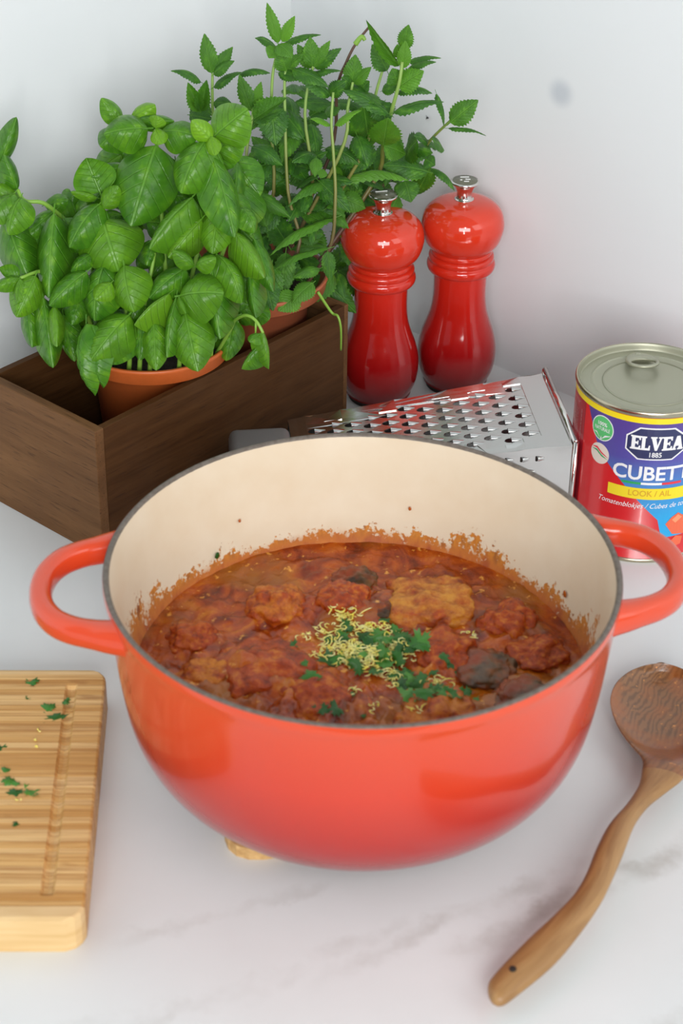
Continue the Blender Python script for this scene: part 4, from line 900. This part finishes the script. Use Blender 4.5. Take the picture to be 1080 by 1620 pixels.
# ------------------------------------------------------------------ tin can
CC = Vector((0.2093, 1.1521, 0)); CANR = 0.0496
can = thing('tomato_can', 'red and blue tin of tomato cubes with ring-pull lid', 'can', CC)
TH0 = atan2(CAM.y - CC.y, CAM.x - CC.x)
lathe_obj('can_body', [(0.0, 0.0006), (0.047, 0.0006), (0.0500, 0.0), (0.0505, 0.0012), (0.0503, 0.0028), (CANR, 0.0034), (CANR, 0.1152), (0.0494, 0.1158)], M['can_red'], can, 128)
lathe_obj('bottom_rim', [(0.0500, 0.0), (0.0507, 0.0012), (0.0505, 0.0029), (0.0497, 0.0032)], M['tin_rim'], can, 128)
lid = lathe_obj('lid', smooth_prof([(0.0, 0.1150), (0.030, 0.1150), (0.0312, 0.1155), (0.0325, 0.1150), (0.038, 0.1148), (0.0392, 0.1155), (0.041, 0.1150), (0.0462, 0.1146), (0.0476, 0.1150), (0.0484, 0.1185), (0.0490, 0.1196)], 4), M['lid_tin'], can, 128)
lathe_obj('seam_rim', smooth_prof([(0.0486, 0.1188), (0.0494, 0.1198), (0.0503, 0.1196), (0.0508, 0.1186), (0.0508, 0.1172), (0.0503, 0.1158), (0.0497, 0.1153)], 3), M['tin_rim'], can, 128)
def pull_tab():
    ta = TH0 + pi + 0.30; q = Matrix.Rotation(ta, 3, 'Z')    # root near the rear rim
    n = 40
    bm = bmesh.new(); rings = []
    lift = lambda x: 0.1168 + (0.036 - x) * 0.16
    for i in range(n):
        a = 2 * pi * i / n
        wid = 0.0105 + 0.0018 * cos(a) * -1
        wid *= 1.08; ox, oy = 0.0245 + 0.0150 * cos(a), wid * sin(a); ix, iy = 0.0195 + 0.0068 * cos(a), 0.0085 * sin(a)
        rings.append([bm.verts.new(q @ Vector((x, y, lift(x) + dz))) for x, y, dz in ((ox, oy, 0.0), (ox, oy, 0.0011), ((ox * 0.7 + ix * 0.3), oy * 0.7 + iy * 0.3, 0.0019), (ix * 0.75 + ox * 0.25, iy * 0.75 + oy * 0.25, 0.0019), (ix, iy, 0.0011), (ix, iy, 0.0))])
    for i in range(n):
        a, b = rings[i], rings[(i + 1) % n]
        for k in range(6): bm.faces.new((a[k], b[k], b[(k + 1) % 6], a[(k + 1) % 6]))
    bmesh.ops.recalc_face_normals(bm, faces=bm.faces)
    tb = link('pull_tab', from_bm('pull_tab', bm, True), M['lid_tin'], lid)
    o = lathe_obj('rivet', [(0.0, 0.0022), (0.0018, 0.0020), (0.0024, 0.0010), (0.0025, -0.004)], M['lid_tin'], lid, 24); p = q @ Vector((0.0345, 0, lift(0.0345))); o.location = (p.x, p.y, p.z + 0.0004)
pull_tab()
def wrap(bm, name, mat, off, parent=can, step=0.0025):
    xs = [v.co.x for v in bm.verts]; a, b = min(xs), max(xs); x = a + step
    while x < b:
        bmesh.ops.bisect_plane(bm, geom=list(bm.verts) + list(bm.edges) + list(bm.faces), plane_co=(x, 0, 0), plane_no=(1, 0, 0), dist=1e-7); x += step
    bmesh.ops.triangulate(bm, faces=[f for f in bm.faces if len(f.verts) > 4])
    for v in bm.verts:
        a_ = TH0 + v.co.x / CANR; r = CANR + off; v.co = Vector((r * cos(a_), r * sin(a_), v.co.y))
    bmesh.ops.recalc_face_normals(bm, faces=bm.faces)
    for f in bm.faces:
        cc_ = f.calc_center_median()
        if f.normal.x * cc_.x + f.normal.y * cc_.y < 0: f.normal_flip()
    return link(name, from_bm(name, bm), mat, parent)
def polys(name, loops, mat, off, parent=can, step=0.0025):  # loops of (s mm, z mm)
    bm = bmesh.new()
    for lp in loops: bm.faces.new([bm.verts.new((x * 0.001, z * 0.001, 0)) for x, z in lp])
    return wrap(bm, name, mat, off, parent, step)
def ell(cx, cy, rx, ry, n=32, a0=0, a1=360): return [(cx + rx * cos(radians(a0 + (a1 - a0) * i / n)), cy + ry * sin(radians(a0 + (a1 - a0) * i / n))) for i in range(n if a1 - a0 == 360 else n + 1)]
def text(s, x0, x1, z0, z1, mat, off, name='lettering', shear=0.0, bold=0.0, slope=0.0, parent=can, rot=False):
    cu = bpy.data.curves.new('t', 'FONT'); cu.body = s; cu.size = 1.0; cu.shear = shear; cu.offset = bold; cu.resolution_u = 3
    ob = bpy.data.objects.new('t', cu); COL.objects.link(ob); dg = bpy.context.evaluated_depsgraph_get(); me = bpy.data.meshes.new_from_object(ob.evaluated_get(dg))
    bm = bmesh.new(); bm.from_mesh(me); bpy.data.objects.remove(ob); bpy.data.meshes.remove(me); bpy.data.curves.remove(cu)
    xs = [v.co.x for v in bm.verts]; ys = [v.co.y for v in bm.verts]; ax, bx_, ay, by_ = min(xs), max(xs), min(ys), max(ys)
    for v in bm.verts:
        fx, fy = (v.co.x - ax) / (bx_ - ax), (v.co.y - ay) / (by_ - ay)
        if rot: fx, fy = 1 - fy, fx
        v.co = Vector(((x0 + fx * (x1 - x0)) * 0.001, (z0 + fy * (z1 - z0) + slope * fx) * 0.001, 0))
    bmesh.ops.remove_doubles(bm, verts=bm.verts, dist=1e-7)
    return wrap(bm, name, mat, off, parent, 0.003)
def label():
    o1, o2, o3, o4 = 0.00012, 0.00024, 0.00036, 0.00048
    polys('blue_panel', [[(-44, 111.2), (-33, 87.6), (-22.8, 75.2), (-11.3, 63.5), (6.1, 45.1), (16, 35), (20, 20), (62, 20), (62, 111.2)]], M['can_blue'], o1)
    polys('yellow_band', [[(-100, 110.9), (75, 110.9), (75, 115.1), (-100, 115.1)]], M['can_yellow'], o2)
    polys('dark_edge', [[(-80, 4), (-47, 4), (-47, 111), (-80, 111)]], M['can_red_dark'], o1)
    # ELVEA badge
    cx = 9.2; W_, H_ = 20.6, 12.4; cy = 95.4
    octo = lambda w_, h_, c_: [(cx - w_, cy - h_ + c_), (cx - w_, cy + h_ - c_), (cx - w_ + c_ * 1.25, cy + h_), (cx + w_ - c_ * 1.25, cy + h_), (cx + w_, cy + h_ - c_), (cx + w_, cy - h_ + c_), (cx + w_ - c_ * 1.25, cy - h_), (cx - w_ + c_ * 1.25, cy - h_)]
    polys('badge_border', [octo(W_, H_, 7.0)], M['can_white'], o2); polys('badge', [octo(W_ - 1.0, H_ - 1.0, 6.6)], M['can_navy'], o3)
    def slab(ch, x, w_, z0, h):                    # heavy slab-serif capitals
        t = {'E': [[(0, 0), (1, 0), (1, .30), (.88, .30), (.80, .16), (.48, .16), (.48, .84), (.80, .84), (.88, .70), (1, .70), (1, 1), (0, 1), (0, .90), (.12, .88), (.12, .12), (0, .10)], [(.48, .42), (.66, .42), (.70, .34), (.78, .34), (.78, .66), (.70, .66), (.66, .57), (.48, .57)]],
             'L': [[(0, 0), (1, 0), (1, .36), (.88, .36), (.80, .16), (.48, .16), (.48, .88), (.60, .90), (.60, 1), (0, 1), (0, .90), (.12, .88), (.12, .12), (0, .10)]],
             'V': [[(.42, 0), (.60, 0), (.92, .88), (1, .90), (1, 1), (.66, 1), (.66, .90), (.76, .88), (.60, .36), (.44, .88), (.54, .90), (.54, 1), (0, 1), (0, .90), (.08, .88)]],
             'A': [[(0, 0), (.36, 0), (.36, .10), (.28, .12), (.33, .28), (.60, .28), (.56, .12), (.48, .10), (.48, 0), (1, 0), (1, .10), (.93, .12), (.66, 1), (.36, 1), (.08, .12), (0, .10)]]}[ch]
        return [[(x + a * w_, z0 + b * h) for a, b in lp] for lp in t]
    x = -8.2; lp = []
    for ch, w_ in (('E', 6.8), ('L', 6.4), ('V', 8.0), ('E', 6.8), ('A', 8.0)): lp += slab(ch, x, w_, 90.8, 10.6); x += w_ + 0.0
    polys('lettering', lp, M['can_white'], o4)
    text('1885', 5.2, 13.4, 85.4, 89.2, M['can_white'], o4, bold=0.012)
    text('CUBETTI', -18.2, 38.5, 66.8, 78.0, M['can_white'], o3, bold=0.022)
    polys('flag_stripe', [[(-11.5, 63.4), (1.8, 63.4), (1.8, 65.2), (-11.5, 65.2)]], M['can_green'], o2); polys('flag_stripe', [[(1.8, 63.4), (16.0, 63.4), (16.0, 65.2), (1.8, 65.2)]], M['can_white'], o2); polys('flag_stripe', [[(16.0, 63.4), (30, 63.4), (30, 65.2), (16.0, 65.2)]], M['can_flag_red'], o2)
    polys('yellow_bar', [[(-20.6, 52.2), (44, 51.0), (44, 60.4), (-20.6, 60.6)]], M['can_yellow'], o2)
    text('LOOK / AIL', -6.0, 23.4, 54.2, 58.8, M['can_gold'], o3, bold=0.01)
    text('Tomatenblokjes / Cubes de tomates', -26.5, 46, 43.4, 48.6, M['can_white'], o3, shear=0.35)
    # green round badge
    polys('green_badge', [ell(-29.3, 99.3, 8.9, 9.6)], M['can_white'], o2); polys('green_badge_field', [ell(-29.3, 99.3, 8.2, 8.9)], M['can_leaf'], o3)
    text('100%', -33.0, -25.6, 101.3, 104.2, M['can_white'], o4, bold=0.02); text('NATURALE', -35.4, -23.2, 97.6, 100.4, M['can_white'], o4, bold=0.01)
    polys('leaf_mark', [[(-36.6, 95.2), (-33.6, 94.6), (-30, 91.2), (-33.6, 95.6)], [(-29.6, 91.0), (-26.5, 94.8), (-21.6, 95.6), (-26.0, 93.6)], [(-30.2, 90.8), (-29.6, 93.6), (-29.0, 90.8)]], M['can_white'], o4)
    # white round badge with tricolour swoosh
    polys('white_badge', [ell(-29.6, 79.6, 7.6, 7.9)], M['can_cream'], o2)
    polys('swoosh', [[(-36.6, 81.6), (-32, 80.8), (-28, 78.0), (-22.4, 76.6), (-28, 79.4), (-32, 82.2)]], M['can_green'], o3); polys('swoosh', [[(-36.8, 83.2), (-32, 82.8), (-28, 80.0), (-22.2, 78.2), (-28, 81.4), (-32, 84.4)]], M['can_flag_red'], o3)
    # tomato cubes printed at lower right
    tm = [[(22, 31), (26, 36), (31, 39), (35, 36), (38, 37), (44, 34), (46, 24), (38, 20), (28, 22)], [(4.5, 20.5), (6.0, 23.6), (12.2, 23.2), (15, 19.0), (9.5, 17.6)], [(27, 16), (31, 20), (37, 18), (36, 12), (29, 11)]]
    polys('tomato_print', tm, M['can_tomato'], o3); polys('tomato_print', [[(26.5, 34), (31, 37.5), (34.5, 34.6), (29.5, 31)], [(36, 34), (41, 34.5), (42, 29), (37, 29)], [(6.4, 22.6), (11.2, 22.4), (12.4, 20.6), (8.0, 20.4)]], M['can_cream'] if False else plain('can_tomato_light', (0.85, 0.30, 0.14), rough=0.3), o4)
    polys('label_flash', [[(-6.0, 21.6), (-1.0, 23.6), (3.4, 22.6), (2.4, 20.6), (-4.0, 20.4)]], M['can_white'], o3)
    # columns of print too small to read on the red side
    lp = []; rnd = random.Random(3)
    for s_ in (-65, -62.4, -59.8, -57.2, -51.5):
        z = 34.0
        while z < 101:
            L = rnd.uniform(1.0, 4.0); lp.append([(s_ - 0.35, z), (s_ + 0.35, z), (s_ + 0.35, z + L), (s_ - 0.35, z + L)]); z += L + 0.8
    polys('small_print', lp, M['can_pink'], o3)
label()

# ------------------------------------------------------------------ wooden spoon
def spoon():
    sec = [((777, 1582), (783, 1586), .012, .002), ((771, 1566), (797, 1587), .012, .0055), ((780, 1545), (820, 1571), .0125, .0068), ((832, 1490), (876, 1525), .0145, .0072), ((872, 1453), (918, 1475), .0165, .0072), ((906, 1418), (949, 1430), .018, .0070),
           ((926, 1385), (967, 1394), .019, .0070), ((942, 1345), (986, 1350), .0195, .0070), ((962, 1307), (1004, 1304), .019, .0066), ((988, 1277), (1027, 1272), .0185, .0062), ((1009, 1245), (1053, 1252), .018, .0058), ((1015, 1218), (1080, 1232), .0175, .0052),
           ((1014, 1198), (1093, 1208), .0172, .0060), ((998, 1178), (1106, 1184), .017, .0085), ((978, 1150), (1118, 1155), .0168, .0115), ((966, 1120), (1127, 1125), .0168, .0130), ((966, 1100), (1126, 1105), .0168, .0130), ((975, 1080), (1115, 1085), .0168, .0115), ((995, 1063), (1095, 1067), .017, .0085), ((1020, 1053), (1070, 1055), .0172, .005), ((1038, 1050), (1052, 1050), .0174, .0015)]
    raw = [(*atz(*l, z), *atz(*r, z), th) for l, r, z, th in sec]; P = smooth_prof(raw, 4); cut = 11 * 4
    org = Vector((P[cut][0] + P[cut][3], P[cut][1] + P[cut][4], 0)) / 2
    t = thing('wooden_spoon', 'olive-brown wooden spoon with sauce-stained bowl lying right of the pot', 'spoon', org)
    n = 28
    def build(i0, i1, name, mat, bowl, caps):
        vs_, fs, us = [], [], []
        for i in range(i0, i1 + 1):
            q = P[i]; L, R_ = Vector(q[0:3]), Vector(q[3:6]); th = q[6]; c_ = (L + R_) / 2; h = (R_ - L) / 2
            d = max(0.0, min(1.0, (i - cut - 2) / 8.0)) * max(0.0, min(1.0, (len(P) - 1 - i) / 5.0)) if bowl else 0.0
            for k in range(n):
                a = 2 * pi * k / n; s, e = cos(a), sin(a)
                if e >= 0:
                    flat = th * 0.75 * e; conc = -0.0085 * (1 - abs(s) ** 2.2) + 0.0004; z = flat * (1 - d) + conc * d
                else: z = th * e * 1.0
                p = c_ + h * s + Vector((0, 0, z)); p.z = max(p.z, 0.0004); vs_.append(p - org); us.append((0.5 + 0.5 * s * (h.length / 0.03), i / 40.0))
        m = i1 - i0
        for i in range(m):
            for k in range(n): k2 = (k + 1) % n; fs.append((i * n + k, i * n + k2, (i + 1) * n + k2, (i + 1) * n + k))
        if 0 in caps: fs.append(tuple(range(n))[::-1])
        if 1 in caps: fs.append(tuple(m * n + k for k in range(n)))
        me = mesh(name, vs_, fs); ul = me.uv_layers.new(name='UVMap')
        for lp_ in me.loops: ul.data[lp_.index].uv = us[lp_.vertex_index]
        bm = bmesh.new(); bm.from_mesh(me); bmesh.ops.recalc_face_normals(bm, faces=bm.faces); bm.to_mesh(me); bm.free()
        return link(name, me, mat, t)
    hd = build(0, cut, 'handle', M['spoon_handle'], False, (0,)); bo = build(cut, len(P) - 1, 'bowl', M['spoon_bowl'], True, (1,))
    tag(bo, 'dark wet bowl smeared with sauce')
    p = atz(811, 1532, 0.0187); o = lathe_obj('hanging_hole', [(0.0, 0.0), (0.0014, 0.0002), (0.0019, 0.0), (0.0019, -0.002)], M['dark_hole'], hd, 20); o.location = p - org
spoon()

# ------------------------------------------------------------------ bamboo cutting board
BT_ = 0.0235; bo_ = Vector((-0.1435, 0.9425, 0)); bang = radians(1.2)
RX0, RX1 = 0.0, 0.008                          # the right edge runs slightly askew to the view
brd = thing('cutting_board', 'bamboo cutting board with juice groove and chopped parsley on it', 'cutting board', bo_, bang)
def board():
    N = 42; Y0, Y1 = -0.2155, 0.0; W_ = 0.27; rc = 0.012; cut0, cut1 = -0.198, -0.0155; gx = -0.0205; gw = 0.0038; gd = 0.0024
    ch = 0.0016
    edges = [Y0, Y0 + 0.0100] + [Y0 + 0.0100 + (Y1 - 0.0062 - Y0 - 0.0100) * q / (N - 2) for q in range(1, N - 1)] + [Y1]
    for s in range(N):
        ya, yb = edges[s] + 0.00012, edges[s + 1] - 0.00012
        sec = []
        for y in ((ya, ya + 0.0022, ya + 0.0055, yb) if s == 0 else (ya, (ya + yb) / 2, yb - 0.0012, yb)):
            xr = 0.0 - 0.006 * ((Y1 - y) / 0.215) * 0 + (Y1 - y) * 0.033
            dy = min(y - Y0, Y1 - y)
            if dy < rc: xr -= rc - sqrt(max(0, rc * rc - (rc - dy) ** 2))
            g = 0.0
            if cut0 < y < cut1:
                e = min(y - cut0, cut1 - y); g = gd * min(1, e / 0.004)
            topz = BT_ - (0.00018 if s % 2 else 0.0) + random.Random(s).uniform(-0.00008, 0.00008)
            if dy < 0.0022: topz -= (0.0022 - dy) * 0.6
            x0g = gx + (Y1 - y) * 0.033
            pr = [(-W_, 0.0), (-W_, topz), (x0g - gw, topz), (x0g - gw * 0.6, topz - g * 0.8), (x0g, topz - g), (x0g + gw * 0.6, topz - g * 0.8), (x0g + gw, topz), (xr - ch, topz), (xr - ch * 0.3, topz - ch * 0.4), (xr, topz - ch), (xr, 0.001), (xr - 0.0008, 0.0)]
            sec.append([(x, y, z) for x, z in pr])
        m = len(sec[0]); vs_ = [p for q in sec for p in q]; fs = []
        for i in range(3):
            for k in range(m): k2 = (k + 1) % m; fs.append((i * m + k, i * m + k2, (i + 1) * m + k2, (i + 1) * m + k))
        fs.append(tuple(range(m))[::-1]); fs.append(tuple(3 * m + k for k in range(m)))
        me = mesh('strip', vs_, fs, False)
        bm = bmesh.new(); bm.from_mesh(me); bmesh.ops.recalc_face_normals(bm, faces=bm.faces); bm.to_mesh(me); bm.free()
        link('strip', me, M['bamboo_edge'] if s in (0, N - 1) else M['bamboo'], brd)
board()
bits = [(50, 1081, .0036, 'parsley leaf nearest the back edge of the board'), (43, 1105, .0015, 'tiny parsley fleck just below the back parsley leaf'), (77, 1123, .0036, 'two-lobed parsley leaf left of the groove'), (103, 1110, .0027, 'parsley leaf lying in the top of the groove'),
        (92, 1136, .0034, 'thin curved parsley stalk left of the groove'), (0, 1185, .0030, 'parsley leaf cut off by the left edge of the photo'), (7, 1221, .0024, 'small pale parsley scrap above the leaf cluster'), (20, 1236, .0042, 'upper left leaf of the parsley cluster on the board'),
        (27, 1256, .0036, 'pale underside leaf at the bottom of the parsley cluster'), (45, 1253, .0044, 'dark right leaf of the parsley cluster on the board'), (27, 1303, .0017, 'small parsley fleck nearest the front of the board')]
for i, (px, py, s_, lab) in enumerate(bits): parsley(atz(px, py, BT_), (0, 0, 1), s_ * 1.35, lab, var=i % 4, stretch=1.9 if 'stalk' in lab else 1.1, tilt=0.12)
for px, py, lab in ((63, 1158, 'uppermost yellow zest bit on the board'), (55, 1173, 'middle yellow zest shred on the board'), (59, 1184, 'lowest of three zest bits by the groove'), (30, 1266, 'yellow zest bit under the parsley cluster')):
    bm = bmesh.new(); zest_bm(bm, (0, 0, 0.0006), 0.0032, px); zest_bm(bm, (0.0005, 0.0003, 0.0008), 0.0025, py)
    tag(link('lemon_zest', from_bm('lemon_zest', bm, True), M['zest'], None, atz(px, py, BT_ + 0.0002)), lab, 'zest')

# ------------------------------------------------------------------ small things on the wall
def on_wall_right(px, py):
    d = ray(px, py); n_ = Vector((U.x, U.y, 0)); t = (UW - (CAM - A0).dot(n_)) / d.dot(n_); return CAM + d * t
p = on_wall_right(676, 186)
fly = thing('small_fly', 'tiny black fly on the white wall above the mills', 'insect', p - U * 0.0006)
def blob(name, r, loc, mat, parent):
    bm = bmesh.new(); bmesh.ops.create_icosphere(bm, subdivisions=2, radius=1.0)
    for v in bm.verts: v.co = Vector((v.co.x * r[0], v.co.y * r[1], v.co.z * r[2]))
    o = link(name, from_bm(name, bm, True), mat, parent); o.location = loc; return o
blob('abdomen', (0.0006, 0.0016, 0.0008), (0, 0, 0), M['insect'], fly); blob('head', (0.0006, 0.0007, 0.0007), (0.0006, -0.0017, 0.0006), M['insect'], fly)
for s in (-1, 1): blob('wing', (0.0002, 0.0014, 0.0006), (-0.0006, 0.0010, 0.0012 * s), M['handle_grey'], fly)
